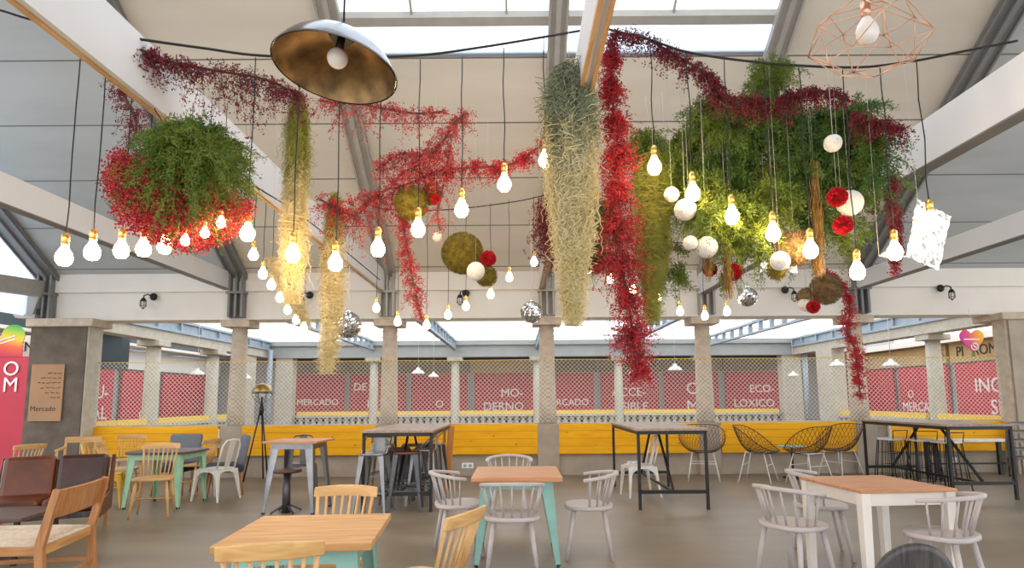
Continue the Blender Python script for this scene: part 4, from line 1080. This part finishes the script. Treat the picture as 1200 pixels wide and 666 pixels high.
# caged wall lamps on the lintel
def wall_lamp():
    t = thing('wall_lamp', 'caged wall lamp', 'lamp')
    MB().lathe([(.07, 0), (.07, .015), (.05, .045), (.02, .05)], 18, (0, 0, 0), Matrix.Rotation(PI / 2, 3, 'X')).build('wall_plate', 'black_metal', t)
    MB().tube([(0, -.04, 0), (-.04, -.12, .03), (-.09, -.15, .0), (-.1, -.15, -.05)], .012, 8).build('arm', 'black_metal', t)
    cp = MB().lathe([(.05, -.11), (.05, -.09), (.03, -.05), (.012, -.04)], 14, (-.1, -.15, 0)).build('cap', 'black_metal', t)
    MB().lathe([(.001, -.235), (.03, -.225), (.038, -.18), (.036, -.11)], 14, (-.1, -.15, 0)).build('glass', 'bulb_off', t)
    mb = MB()
    for i in range(8):
        a = 2 * PI * i / 8; mb.tube([(-.1 + .05 * math.cos(a), -.15 + .05 * math.sin(a), -.10), (-.1 + .052 * math.cos(a), -.15 + .052 * math.sin(a), -.2), (-.1, -.15, -.255)], .004, 5)
    mb.tube([(-.1 + .054 * math.cos(a), -.15 + .054 * math.sin(a), -.19) for a in [2 * PI * i / 16 for i in range(16)]], .004, 5, closed=True)
    mb.build('cage', 'black_metal', cp)
    return t
wl = Kind(wall_lamp(), 'caged wall lamps on the lintel')
for px, py, s, lab in ((180, 348, 1, 'black caged wall lamp on the lintel, leftmost, above the left side columns'), (363, 346, 1, 'black caged wall lamp on the lintel, behind the hanging moss at left'), (546, 344, 1, 'black caged wall lamp on the lintel, below the moss balls near the middle'),
                  (920, 340, -1, 'black caged wall lamp on the lintel, left of the brown moss balls'), (1102, 338, -1, 'black caged wall lamp on the lintel, rightmost, below the silver sheet')):
    p = at(px, py, 11.43); o = wl((p.x, 11.435, p.z), 0, lab); o.scale = (s * 1.0, 1, 1)
# enamel pendants in the gallery
def dome():
    t = thing('dome_pendant', 'white enamel pendant', 'lamp')
    MB().lathe([(.17, 0), (.165, .02), (.12, .075), (.055, .11), (.04, .15), (.012, .17)], 20, cap=False).build('shade', 'white_metal', t, solid=.003)
    MB().sphere((0, 0, .03), .04, 10, 8).build('bulb', 'bulb_off', t)
    return t
dm = Kind(dome(), 'white dome pendants in the gallery')
for px, py, Y, lab in ((490, 437, 16, 'white dome pendant in the gallery just right of the second front column'), (508, 441, 19, 'white dome pendant in the gallery, nearest left of the rear column with the word O'), (791, 433, 15, 'white dome pendant in the gallery left of the fourth front column'),
                       (743, 437, 19, 'white dome pendant in the gallery behind the tip of the long red vine'), (930, 440, 19, 'white dome pendant before the right corner pier'), (981, 428, 14.5, 'white dome pendant just left of the vine-wrapped column'),
                       (1044, 428, 13.5, 'white dome pendant just right of the vine-wrapped column'), (231, 438, 15.5, 'white dome pendant between the left side columns'), (288, 443, 18, 'white dome pendant right of the first front column')):
    p = at(px, py, Y); o = dm((p.x, Y, p.z - .03), 0, lab)
    MB().tube([(0, 0, .16), (0, 0, 3.45 - p.z + .03)], .006, 5).build('cord', 'thread', o)

# ================================================================== plants
def unit(v): return v / np.maximum(np.linalg.norm(v, axis=-1, keepdims=True), 1e-9)
def leaf_mesh(name, P, D, L, Wd, m, parent, mi=None):     # one folded leaf per point: base, two sides, tip
    P = np.asarray(P); D = unit(np.asarray(D)); n = len(P)
    L = np.broadcast_to(np.asarray(L, dtype=float), (n,))[:, None]; Wd = np.broadcast_to(np.asarray(Wd, dtype=float), (n,))[:, None]
    s = unit(np.cross(D, rng.normal(size=(n, 3)))); nn = np.cross(D, s)
    mid = P + D * L * .45 + nn * L * .10
    V = np.stack([P, mid + s * Wd * .5, P + D * L, mid - s * Wd * .5], 1)
    Fc = np.arange(n * 4).reshape(n, 4)
    return raw(name, V, Fc, m, parent, False, mi)
def strands(name, PL, r, m, parent, mi=None):             # PL (n, k, 3): thin three-sided strands
    PL = np.asarray(PL); n, k_, _ = PL.shape
    d = np.gradient(PL, axis=1); d = unit(d)
    up = np.array([.3, .9, .2]); x = unit(np.cross(d, up)); y = np.cross(d, x)
    ring = []
    rad = np.linspace(1, .5, k_)[None, :, None] * np.broadcast_to(np.asarray(r, dtype=float), (n,))[:, None, None]
    for a in range(3): ring.append(PL + (x * math.cos(2.0944 * a) + y * math.sin(2.0944 * a)) * rad)
    V = np.stack(ring, 2)
    idx = np.arange(n * k_ * 3).reshape(n, k_, 3); fs = []
    for a in range(3):
        b = (a + 1) % 3
        fs.append(np.stack([idx[:, :-1, a], idx[:, :-1, b], idx[:, 1:, b], idx[:, 1:, a]], -1).reshape(-1, 4))
    Fc = np.concatenate(fs)
    if mi is not None: mi = np.concatenate([np.repeat(np.asarray(mi), k_ - 1)] * 3)
    return raw(name, V, Fc, m, parent, True, mi)
def poly_at(pts, t):                                      # points at parameters t along a polyline
    P = np.array([list(p) for p in pts]); seg = np.linalg.norm(np.diff(P, axis=0), axis=1); c = np.concatenate([[0], np.cumsum(seg)]) / seg.sum()
    return np.stack([np.interp(t, c, P[:, i]) for i in range(3)], -1)
def fern(parent, centre, n, length, up, m, name='foliage', nodes=22, needles=5, nl=.034, spread=None, start=.05, cone=None):
    c = np.asarray(centre, dtype=float)
    if c.ndim == 1: c = np.repeat(c[None], n, 0)
    else: c = c[rng.integers(0, len(c), n)]
    d = unit(rng.normal(size=(n, 3)))
    if cone is not None: d = unit(d + np.asarray(cone)[None])
    d[:, 2] = d[:, 2] * .8 + up; d = unit(d)
    L = length * rng.uniform(.55, 1.1, n)
    t = np.linspace(0, 1, nodes)[None, :, None]
    g = np.array([0, 0, -1.0])
    P = c[:, None] + d[:, None] * (start + L[:, None, None] * t) + g * (L[:, None, None] * .55 * t ** 2.2) + np.cumsum(rng.normal(scale=.006, size=(n, nodes, 3)), 1)
    strands(name + '_stems', P[:, ::3], .0028, m, parent)
    B = np.repeat(P[:, 2:].reshape(-1, 3), needles, 0); T = np.repeat(np.gradient(P, axis=1)[:, 2:].reshape(-1, 3), needles, 0)
    dirs = unit(unit(T) * .9 + rng.normal(size=B.shape) * .75)
    tt = np.repeat(np.broadcast_to(t[:, 2:, 0], (n, nodes - 2)).reshape(-1), needles)
    B = B + dirs * rng.uniform(0, .03, (len(B), 1))
    return leaf_mesh(name, B, dirs, nl * rng.uniform(.6, 1.3, len(B)) * (1.15 - .5 * tt), .0075, m, parent)
def blossoms(name, P, size, m, parent, per=5, cl=.012):   # clusters of tiny petals
    P = np.repeat(np.asarray(P), per, 0); P = P + rng.normal(scale=cl, size=P.shape)
    return leaf_mesh(name, P, rng.normal(size=P.shape), size * rng.uniform(.6, 1.3, len(P)), size * .75, m, parent)
def vine(label, pts, width, dens, m='bloom_red', droop=.10, twig=.0035, cord=None, per=6, size=.0165, name='red_vine', frac=(0, 1), widths=None, branch=.009):
    t = thing(name, label, 'plant', (0, 0, 0))
    pts = smooth(pts, 6)
    MB().tube(pts, branch, 6).build('branch', 'twig', t)
    n = int(dens * .5)
    a = rng.uniform(frac[0], frac[1], n)
    a = np.clip(a + .025 * np.sin(a * 60), 0, 1)
    if widths is not None: wv = np.interp(a, np.linspace(0, 1, len(widths)), widths)
    else: wv = np.full(n, width)
    base = poly_at(pts, a); d = rng.normal(size=(n, 3)); d[:, 1] *= .7; d = unit(d)
    L = wv * rng.uniform(.25, 1.1, n)
    tt = np.linspace(0, 1, 5)[None, :, None]
    P = base[:, None] + d[:, None] * L[:, None, None] * tt - np.array([0, 0, 1.0]) * (droop * L / max(width, .05))[:, None, None] * tt ** 2 + np.cumsum(rng.normal(scale=.005, size=(n, 5, 3)), 1)
    strands('twigs', P, .0016, 'twig', t)
    tips = P[:, 2:].reshape(-1, 3)
    tips = tips[rng.random(len(tips)) < .9]
    blossoms('blossoms', tips, size, m, t, per, .011)
    return t

# --- red and green hanging bush at left
ctr = at(217, 205, 4.0)
t = thing('hanging_bush', 'big ball-shaped hanging bush, green fern over red blossom, at left', 'plant', ctr)
MB().tube([(0, 0, .1), (-2.47 - ctr.x, 0, 3.41 - ctr.z)], .004, 6).build('hanging_wire', 'black_cable', t)
MB().sphere((0, 0, -.05), .2, 14, 10).build('root_ball', 'moss_brown', t)
fern(t, (.09, -.02, .10), 420, .37, .42, 'fern_green', 'foliage', 22, 6, .036, cone=(.10, -.25, 0))
fern(t, (.14, -.22, .02), 130, .34, -.2, 'fern_green', 'trailing_foliage', 20, 6, .036, cone=(.3, -.6, -.2))
n = 6500; d = unit(rng.normal(size=(n, 3))); keep = (d[:, 2] < .1 - .3 * d[:, 0]) & ((d[:, 2] < -.05) | (d[:, 0] < .1) | (d[:, 0] > .75)); d = d[keep]
P = d * np.array([.46, .46, .43]) * rng.uniform(.55, 1.0, (len(d), 1)) + np.array([0, 0, -.08])
P[:, 2] -= .02 * rng.random(len(P))
blossoms('red_blossoms', P, .019, 'bloom_red', t, 6, .017)
strands('blossom_stems', np.stack([P[::4] * (.3 + .7 * q) for q in (0, .5, 1)], 1), .0016, 'twig', t)

# --- pale moss falls
def moss_fall(label, px, y0, y1, Y, wtop, n, ms, widths, split=None, r=.0023, cat='plant', k_=18, name='hanging_moss'):
    a, b = at(px[0], y0, Y), at(px[1], y1, Y); t = thing(name, label, cat, a)
    H_ = a.z - b.z; dx = b.x - a.x
    s = rng.uniform(0, 1, n) ** 1.05; ln = rng.uniform(.12, .34, n) * H_
    ang = rng.uniform(0, 2 * PI, n); rr = np.sqrt(rng.uniform(0, 1, n))
    tt = np.linspace(0, 1, k_)[None, :]
    z = -(s[:, None] * (H_ - ln[:, None] * .75)) - ln[:, None] * tt; z = np.maximum(z, -H_ * 1.03)
    wv = np.interp(-z / H_, np.linspace(0, 1, len(widths)), widths)
    x = rr[:, None] * np.cos(ang)[:, None] * wv + dx * (-z / H_); y = rr[:, None] * np.sin(ang)[:, None] * wv * .8
    ph = rng.uniform(0, 6.28, (n, 1)); fq = rng.uniform(14, 30, (n, 1)); am = rng.uniform(.006, .02, (n, 1))
    am = am * (1 + rng.exponential(.7, (n, 1)))
    x = x + am * np.sin(fq * tt * ln[:, None] * 6 + ph) + np.cumsum(rng.normal(scale=.008, size=(n, k_)), 1); y = y + am * np.cos(fq * tt * ln[:, None] * 6 + ph * 1.7) + np.cumsum(rng.normal(scale=.008, size=(n, k_)), 1)
    PL = np.stack([x, y, z], -1)
    mi = None
    if split is not None: mi = (s + rng.normal(scale=.06, size=n) > split).astype(int)
    if split is not None:
        strands('crown_strands', PL[mi == 0], r, ms[0], t); strands('strands', PL[mi == 1], r, ms[1], t)
    else: strands('strands', PL, r, ms[0], t)
    MB().tube([(0, 0, -.1), (0, 0, max(.1, 3.95 - a.z))], .0015, 4).build('hanging_cord', 'thread', t)
    return t
moss_fall('large pale moss fall with grey-green crown hanging from the middle beam', (667, 672), 74, 372, 3.92, .2, 2100, ('moss_grey', 'moss_pale'), [.08, .15, .17, .165, .155, .15, .14, .115, .08, .045, .018], .27, .0033)
moss_fall('long narrow yellow-green moss fall behind the second bulb at left', (350, 343), 108, 350, 4.6, .1, 1500, ('moss_olive', 'moss_pale'), [.03, .06, .065, .07, .07, .065, .055, .03], .35, .0022)
moss_fall('slim yellow moss fall with pointed tip beside the left mirror ball', (393, 385), 224, 432, 5.0, .1, 1000, ('moss_olive', 'moss_pale'), [.025, .055, .06, .07, .08, .07, .035, .01], .2, .0022)
moss_fall('wispy pale moss hanging between the small receding bulbs at left', (318, 360), 300, 385, 5.4, .1, 350, ('moss_pale',), [.03, .08, .07, .03], None, .002)
moss_fall('olive moss fall under the first bulb right of the red vine', (765, 764), 178, 375, 4.7, .1, 1500, ('moss_olive', 'moss_olive'), [.09, .13, .14, .13, .13, .10, .04, .015], .5, .0022)
moss_fall('olive moss fall in the middle of the large green plant', (903, 903), 190, 300, 4.75, .1, 1000, ('moss_olive', 'moss_pale'), [.12, .18, .17, .13, .07], .75, .0022)
moss_fall('loose olive moss under the large green plant left of the silver sheet', (868, 868), 225, 300, 4.9, .1, 700, ('moss_olive',), [.12, .2, .16, .06], None, .002)

# --- green plants at right
def green_mass(label, boxes, n, length, m, Y, name='hanging_fern', up=.1, nl=.04, seed=0):
    c0 = at(*boxes[0], Y); t = thing(name, label, 'plant', c0)
    cs = []
    for (x, y) in boxes:
        q = at(x, y, Y); cs.append((q.x - c0.x, random.uniform(-.15, .3), q.z - c0.z))
    mb = MB(); mb.tube([Vector(cs[0]) + Vector((0, 0, .05)), (0, .2, 3.98 - c0.z + .05)], .0015, 4); mb.build('hanging_wire', 'thread', t)
    cs = np.array(cs); cs = np.concatenate([cs + rng.normal(scale=.05, size=cs.shape) for _ in range(5)])
    fern(t, cs, n, length, up, m, 'foliage', 20, 5, nl, start=.02)
    return t
green_mass('light green hanging fern right of the long red vine', [(765, 170), (790, 180), (775, 205), (815, 165), (800, 215), (830, 200)], 420, .24, 'fern_light', 4.9)
green_mass('large dark green hanging fern spreading over the right half', [(880, 130), (915, 120), (870, 160), (915, 165), (955, 150), (985, 150), (1000, 180), (960, 200), (925, 215), (885, 205), (850, 190), (990, 215), (940, 250)], 1150, .31, 'fern_dark', 4.75)
green_mass('bright green fern hanging low under the large dark fern', [(835, 215), (850, 245), (895, 235), (830, 260), (880, 270), (920, 240)], 330, .24, 'fern_light', 4.6)
green_mass('fern tuft with pointed leaves near the top of the right cable', [(840, 115), (885, 100), (850, 140)], 150, .22, 'fern_green', 4.5)
green_mass('small green sprays hanging below the red pompoms at right', [(1003, 255), (1010, 275), (990, 285)], 36, .15, 'fern_green', 4.8, nl=.03)
green_mass('small green sprays at the lower left of the large fern', [(790, 300), (795, 320), (850, 310)], 36, .14, 'fern_light', 4.8, nl=.03)
t = green_mass('dark green fern behind the pale moss', [(705, 235), (705, 265), (700, 290)], 150, .20, 'fern_dark', 5.6)
# raffia bundles
for x, y0, y1, lab in ((826, 225, 332, 'brown raffia bundle hanging beside the white paper balls'), (953, 190, 300, 'brown raffia bundle hanging under the dark fern above a bulb'), (852, 285, 350, 'thin brown raffia tail beside the red pompom'), (958, 300, 325, 'short raffia tail below the lower brown moss balls')):
    a, b = at(x, y0, 4.55), at(x, y1, 4.55); t = thing('raffia_bundle', lab, 'decoration', a); n = 46
    PL = np.zeros((n, 8, 3)); tt = np.linspace(0, 1, 8); o_ = rng.normal(scale=.016, size=(n, 1, 2)); w2 = rng.normal(scale=.008, size=(n, 8, 2))
    PL[:, :, :2] = o_ + w2; PL[:, :, 2] = -(a.z - b.z) * tt[None] * rng.uniform(.8, 1.03, (n, 1))
    strands('fibres', PL, .0035, 'raffia', t); MB().tube([(0, 0, -.05), (0, 0, 3.95 - a.z)], .0015, 4).build('hanging_cord', 'thread', t)

# --- red vines
def A(*l, Y=4.3): return [at(x, y, Y + (q[0] if q else 0)) for x, y, *q in l]
vine('red-blossomed vine along the near cable left of the steel dish lamp', A((165, 58, -.5), (200, 72, -.3), (260, 84, -.1), (310, 93), (352, 112)), .16, 700, 'bloom_dark', droop=.16, widths=[.10, .12, .24, .20, .12])
vine('dark red trailing vine hanging behind the left white beam', A((128, 84), (150, 120), (160, 150), (142, 190), (126, 212), Y=4.7), .16, 340, 'bloom_dark', widths=[.08, .2, .22, .2, .12])
vine('bare red branch reaching right below the steel dish lamp', A((375, 118), (420, 122), (455, 128), (490, 133), (520, 131), Y=4.6), .16, 330, 'bloom_pink', widths=[.18, .22, .2, .12, .05])
vine('big red branch spreading behind the cords in the middle', A((375, 234), (415, 252), (445, 226), (480, 215), (515, 200), (560, 196), (600, 192), (638, 168), Y=4.9), .2, 1150, 'bloom_red', widths=[.12, .30, .22, .18, .16, .13, .10, .08], droop=.1)
vine('upright red spray rising from the middle branch', A((470, 205), (500, 185), (520, 165), (532, 145), (545, 133), Y=4.8), .15, 480, 'bloom_pink', widths=[.1, .14, .2, .2, .1])
vine('red twig with blossom left of the upright spray', A((440, 200), (470, 180), (495, 184), (512, 178), Y=4.85), .14, 280, 'bloom_pink')
vine('loose pink tail of blossom hanging right of the green moss ball', A((528, 170), (520, 215), (513, 250), (516, 270), Y=4.9), .12, 130, 'bloom_pink', per=4)
vine('light red vine hanging under the green moss ball', A((470, 250), (476, 285), (482, 320), (488, 350), (494, 372), Y=5.2), .10, 420, 'bloom_pink', widths=[.08, .09, .09, .13, .06], droop=.05)
vine('long dense red vine hanging from the end of the middle beam', A((718, 46), (716, 100), (723, 160), (722, 215), (726, 262), (728, 310), (736, 350), (742, 395), (752, 435), Y=4.5), .17, 4200, 'bloom_red', widths=[.04, .12, .15, .16, .17, .21, .24, .15, .19, .09], droop=.08, per=5)
vine('dark red vine arching from the middle beam along the right cable', A((715, 40), (750, 42), (780, 58), (815, 78), (840, 95), Y=4.35), .12, 620, 'bloom_dark', widths=[.1, .12, .14, .12, .08])
vine('red vine lying over the top of the large dark fern', A((830, 96), (850, 112), (880, 118), (910, 120), (940, 108), (975, 108), (990, 115), Y=4.35), .12, 900, 'bloom_dark', widths=[.12, .11, .10, .11, .07, .06])
vine('dark red vine tip at the right end of the large fern', A((1000, 132), (1025, 144), (1040, 145), (1060, 152), Y=4.4), .10, 330, 'bloom_dark')
vine('dark red blossom hanging behind the red pompoms at right', A((1015, 200), (1028, 220), (1022, 250), Y=4.8), .10, 70, 'bloom_dark', per=4)
vine('slim dark red vine hanging right of the pompoms', A((1046, 205), (1044, 235), (1049, 265), (1050, 292), (1049, 318), Y=4.5), .06, 420, 'bloom_dark', widths=[.05, .055, .06, .06, .04], droop=.03, size=.016)
vine('red vine winding down the right front column', A((968, 318), (988, 335), (996, 362), (993, 385), (1002, 410), (1005, 440), (1008, 462), Y=6.2), .10, 650, 'bloom_red', widths=[.03, .05, .07, .12, .11, .12, .08, .06], droop=.04, size=.018)
vine('dark red blossom clump behind the pale moss', A((640, 235), (640, 260), (645, 285), (690, 310), (712, 305), Y=5.4), .14, 1000, 'bloom_dark', widths=[.14, .18, .15, .06, .05])

# --- balls
def fuzz(parent, r, n, m, l=.03, w=.006):
    d = unit(rng.normal(size=(n, 3))); return leaf_mesh('fuzz', d * r * .97, d + rng.normal(scale=.7, size=(n, 3)), l, w, m, parent)
def hang(t, r, z): MB().tube([(0, 0, r * .9), (0, 0, max(.15, 3.95 - z))], .0011, 4).build('thread', 'thread', t)
def moss_ball(px, py, Y, rp, label, m='moss_ball'):
    p = at(px, py, Y); r = rp / F * Y * .95; t = thing('moss_ball', label, 'decoration', p, 0, 'moss balls')
    MB().sphere((0, 0, 0), r * .96, 28, 18).build('ball', m, t); fuzz(t, r, int(2600 * (r / .15) ** 2), m, .028); hang(t, r, p.z)
def paper_ball(px, py, Y, rp, label):
    p = at(px, py, Y); r = rp / F * Y * .95; t = thing('paper_ball', label, 'decoration', p, 0, 'white paper balls')
    MB().sphere((0, 0, 0), r, 24, 16).build('ball', 'paper_white', t)
    mb = MB()
    for i in range(7):
        a = rng.uniform(0, 6.28); M_ = Euler((rng.uniform(0, 3), rng.uniform(0, 3), a)).to_matrix()
        mb.tube([M_ @ Vector((r * 1.005 * math.cos(b), r * 1.005 * math.sin(b), 0)) for b in [2 * PI * k_ / 24 for k_ in range(24)]], .0022, 4, closed=True)
    mb.build('wound_thread', 'paper_white', t); hang(t, r, p.z)
def pompom(px, py, Y, rp, label):
    p = at(px, py, Y); r = rp / F * Y; t = thing('pompom', label, 'decoration', p, 0, 'red pompoms')
    MB().sphere((0, 0, 0), r * .72, 16, 10).build('core', 'pompom_red', t)
    n = 420; d = unit(rng.normal(size=(n, 3))); leaf_mesh('petals', d * r * .62, d + rng.normal(scale=.35, size=(n, 3)), r * .42, r * .42, 'pompom_red', t); hang(t, r, p.z)
moss_ball(482, 238, 4.9, 20, 'green moss ball in front of the middle red branch')
moss_ball(506, 228, 5.1, 12, 'small moss ball tucked behind the green one, red pompom on it')
pompom(510, 233, 4.85, 7, 'small red pompom on the moss ball behind the middle branch')
moss_ball(542, 297, 5.6, 25, 'big brown-green moss ball below the middle branch')
moss_ball(570, 324, 5.9, 12, 'small green moss ball under the white paper ball in the middle')
pompom(572, 303, 5.4, 10, 'red pompom beside the big brown-green moss ball')
paper_ball(557.5, 318, 5.3, 11.5, 'white paper ball on the big brown-green moss ball')
paper_ball(512.5, 278, 5.2, 6, 'tiny white paper ball left of the big brown-green moss ball')
paper_ball(787, 228, 4.45, 9.5, 'small white paper ball at upper left of the trio by the raffia')
paper_ball(803, 246, 4.4, 14, 'white paper ball under the second bulb right of the red vine')
paper_ball(809, 285, 4.42, 9, 'white paper ball half behind the left raffia bundle')
paper_ball(828, 290, 4.45, 13.5, 'white paper ball at the foot of the left raffia bundle')
paper_ball(976, 168, 4.2, 11, 'white paper ball high in the large dark fern')
paper_ball(996, 238, 4.45, 16, 'large white paper ball beside the red pompoms at right')
paper_ball(914, 306, 4.3, 12, 'white paper ball in front of the silver sheet under the fern')
paper_ball(945, 356, 5.8, 10, 'white paper ball behind the lowest red pompom')
pompom(832, 316, 4.9, 9, 'red pompom behind the left raffia bundle')
pompom(858.5, 319, 4.6, 11, 'red pompom below the olive moss, left of the silver sheet')
pompom(981, 231, 4.25, 12.5, 'upper red pompom in front of the large white paper ball')
pompom(988, 264, 4.3, 12, 'lower red pompom under the large white paper ball')
pompom(953, 360, 5.5, 8, 'small red pompom under the two lower brown moss balls')
moss_ball(931, 291, 4.42, 21, 'big brown moss ball behind the bulbs under the large fern', 'moss_brown')
moss_ball(910, 317, 4.42, 10, 'small dark moss ball under the white paper ball by the silver sheet')
moss_ball(968, 339, 5.7, 18, 'larger lower brown moss ball above the right-hand lintel', 'moss_brown')
moss_ball(946, 349, 5.8, 11, 'smaller lower brown moss ball above the right-hand lintel', 'moss_brown')

# --- crumpled silver sheets around bulbs
def foil(corners, Y, label, dy=.1):
    P = [at(x, y, Y + (dy if i in (1, 2) else 0)) for i, (x, y) in enumerate(corners)]
    c = sum(P, Vector()) / 4; t = thing('foil_sheet', label, 'decoration', c)
    def fn(u, v):
        p = (P[0] * (1 - u) + P[1] * u) * (1 - v) + (P[3] * (1 - u) + P[2] * u) * v
        return p - c + Vector((rng.normal() * .004, rng.normal() * .004, rng.normal() * .003))
    MB().grid(fn, 14, 18, smooth=False).build('sheet', 'foil', t, solid=.002)
    MB().tube([P[0] - c, (P[0].x - c.x + .02, 0, 4.0 - c.z)], .0011, 4).build('thread', 'thread', t)
foil([(1075, 233), (1114, 254), (1100, 317), (1062, 301)], 4.3, 'crumpled silver sheet hanging at right, bright bulb before it')
foil([(1030, 300), (1044, 290), (1062, 301), (1050, 306)], 4.35, 'small folded silver flap beside the large sheet at right', .05)
foil([(898, 266), (936, 262), (934, 320), (890, 320)], 4.62, 'silver sheet hanging under the large fern behind brown moss ball')

# --- rainbow signs
def rainbow(name, stops, ang):
    m, n, l, b = nt(name); tc = n.new('ShaderNodeTexCoord'); mp = n.new('ShaderNodeMapping'); mp.inputs['Rotation'].default_value = (0, ang, 0)
    l.new(tc.outputs['Object'], mp.inputs['Vector']); sx = n.new('ShaderNodeSeparateXYZ'); l.new(mp.outputs['Vector'], sx.inputs[0])
    mr = n.new('ShaderNodeMapRange'); mr.inputs['From Min'].default_value = -.3; mr.inputs['From Max'].default_value = .3; l.new(sx.outputs['X'], mr.inputs['Value'])
    rp = n.new('ShaderNodeValToRGB'); e = rp.color_ramp.elements
    while len(e) < len(stops): e.new(.5)
    for i, (p_, c_) in enumerate(stops): e[i].position = p_; e[i].color = (*c_, 1)
    l.new(mr.outputs['Result'], rp.inputs['Fac']); l.new(rp.outputs['Color'], b.inputs['Base Color']); b.inputs['Roughness'].default_value = .5
rainbow('rainbow_heart', [(0, (.30, .01, .42)), (.22, (.62, .01, .32)), (.45, (.80, .05, .16)), (.7, (.92, .30, .02)), (1, (.95, .60, .02))], R(20))
rainbow('rainbow_disc', [(0, (.05, .35, .06)), (.2, (.35, .50, .03)), (.42, (.85, .50, .02)), (.68, (.75, .10, .03)), (1, (.55, .02, .05))], R(-100))
hp = at(1139, 400, 11.0)
t = thing('heart_sign', 'rainbow coloured heart sign hanging before the ochre shop board at right', 'sign', hp)
poly = []
for i in range(48):
    a = 2 * PI * i / 48; poly.append((.0135 * 16 * math.sin(a) ** 3, .0148 * (13 * math.cos(a) - 5 * math.cos(2 * a) - 2 * math.cos(3 * a) - math.cos(4 * a)) + .03))
Mxz = Matrix(((1, 0, 0), (0, 0, 1), (0, 1, 0)))
MB().prism(poly, -.008, .008, Mxz).build('heart', 'rainbow_heart', t)
mb = MB(); mb.lathe([(.05, -.004), (.072, -.004), (.072, .004), (.05, .004), (.05, -.004)], 24, (.03, -.012, -.10), Matrix.Rotation(PI / 2, 3, 'X'), cap=False); mb.bar((-.02, -.014, -.05), (.08, -.014, -.15), .02, .004, up=(0, 1, 0)); mb.build('ring_mark', 'banner_white', t)
MB().bx(-.15, .13, -.014, -.009, .02, .045).build('white_line', 'banner_white', t)
MB().prism([(-.03, -.28), (.03, -.28), (.015, -.2), (-.01, -.2)], -.008, .008, Mxz).build('tip', 'fern_light', t)
MB().tube([(0, 0, .12), (0, 0, 2.93 - hp.z + .05)], .003, 5).build('thread', 'thread', t)
dp = at(15, 400, 12.6)
t = thing('heart_sign', 'round rainbow sign with white lettering above the O M banner at left', 'sign', dp)
MB().lathe([(.24, -.01), (.24, .01)], 32, (0, 0, .1), Matrix.Rotation(PI / 2, 3, 'X')).build('disc', 'rainbow_disc', t)
MB().prism([(-.42, .08), (.2, .0), (.22, -.32), (-.42, -.32)], -.012, .012, Mxz).build('lower_panel', 'rainbow_disc', t)
for i in range(2): MB().bar((-.4, -.02, -.06 - .07 * i + .03), (.06, -.02, .08 - .07 * i + .03), .006, .022).build('white_line', 'banner_white', t)

# ================================================================== light
W = bpy.data.worlds.new('sky'); S.world = W; W.use_nodes = True
bg = W.node_tree.nodes['Background']; bg.inputs['Color'].default_value = (.93, .96, 1.0, 1); bg.inputs['Strength'].default_value = 1.9
S.view_settings.view_transform = 'Standard'; S.view_settings.look = 'None'; S.view_settings.gamma = 1; S.view_settings.use_curve_mapping = False
S.view_settings.exposure = 0.50
S.cycles.use_denoising = True
S.cycles.max_bounces = 8; S.cycles.transparent_max_bounces = 16
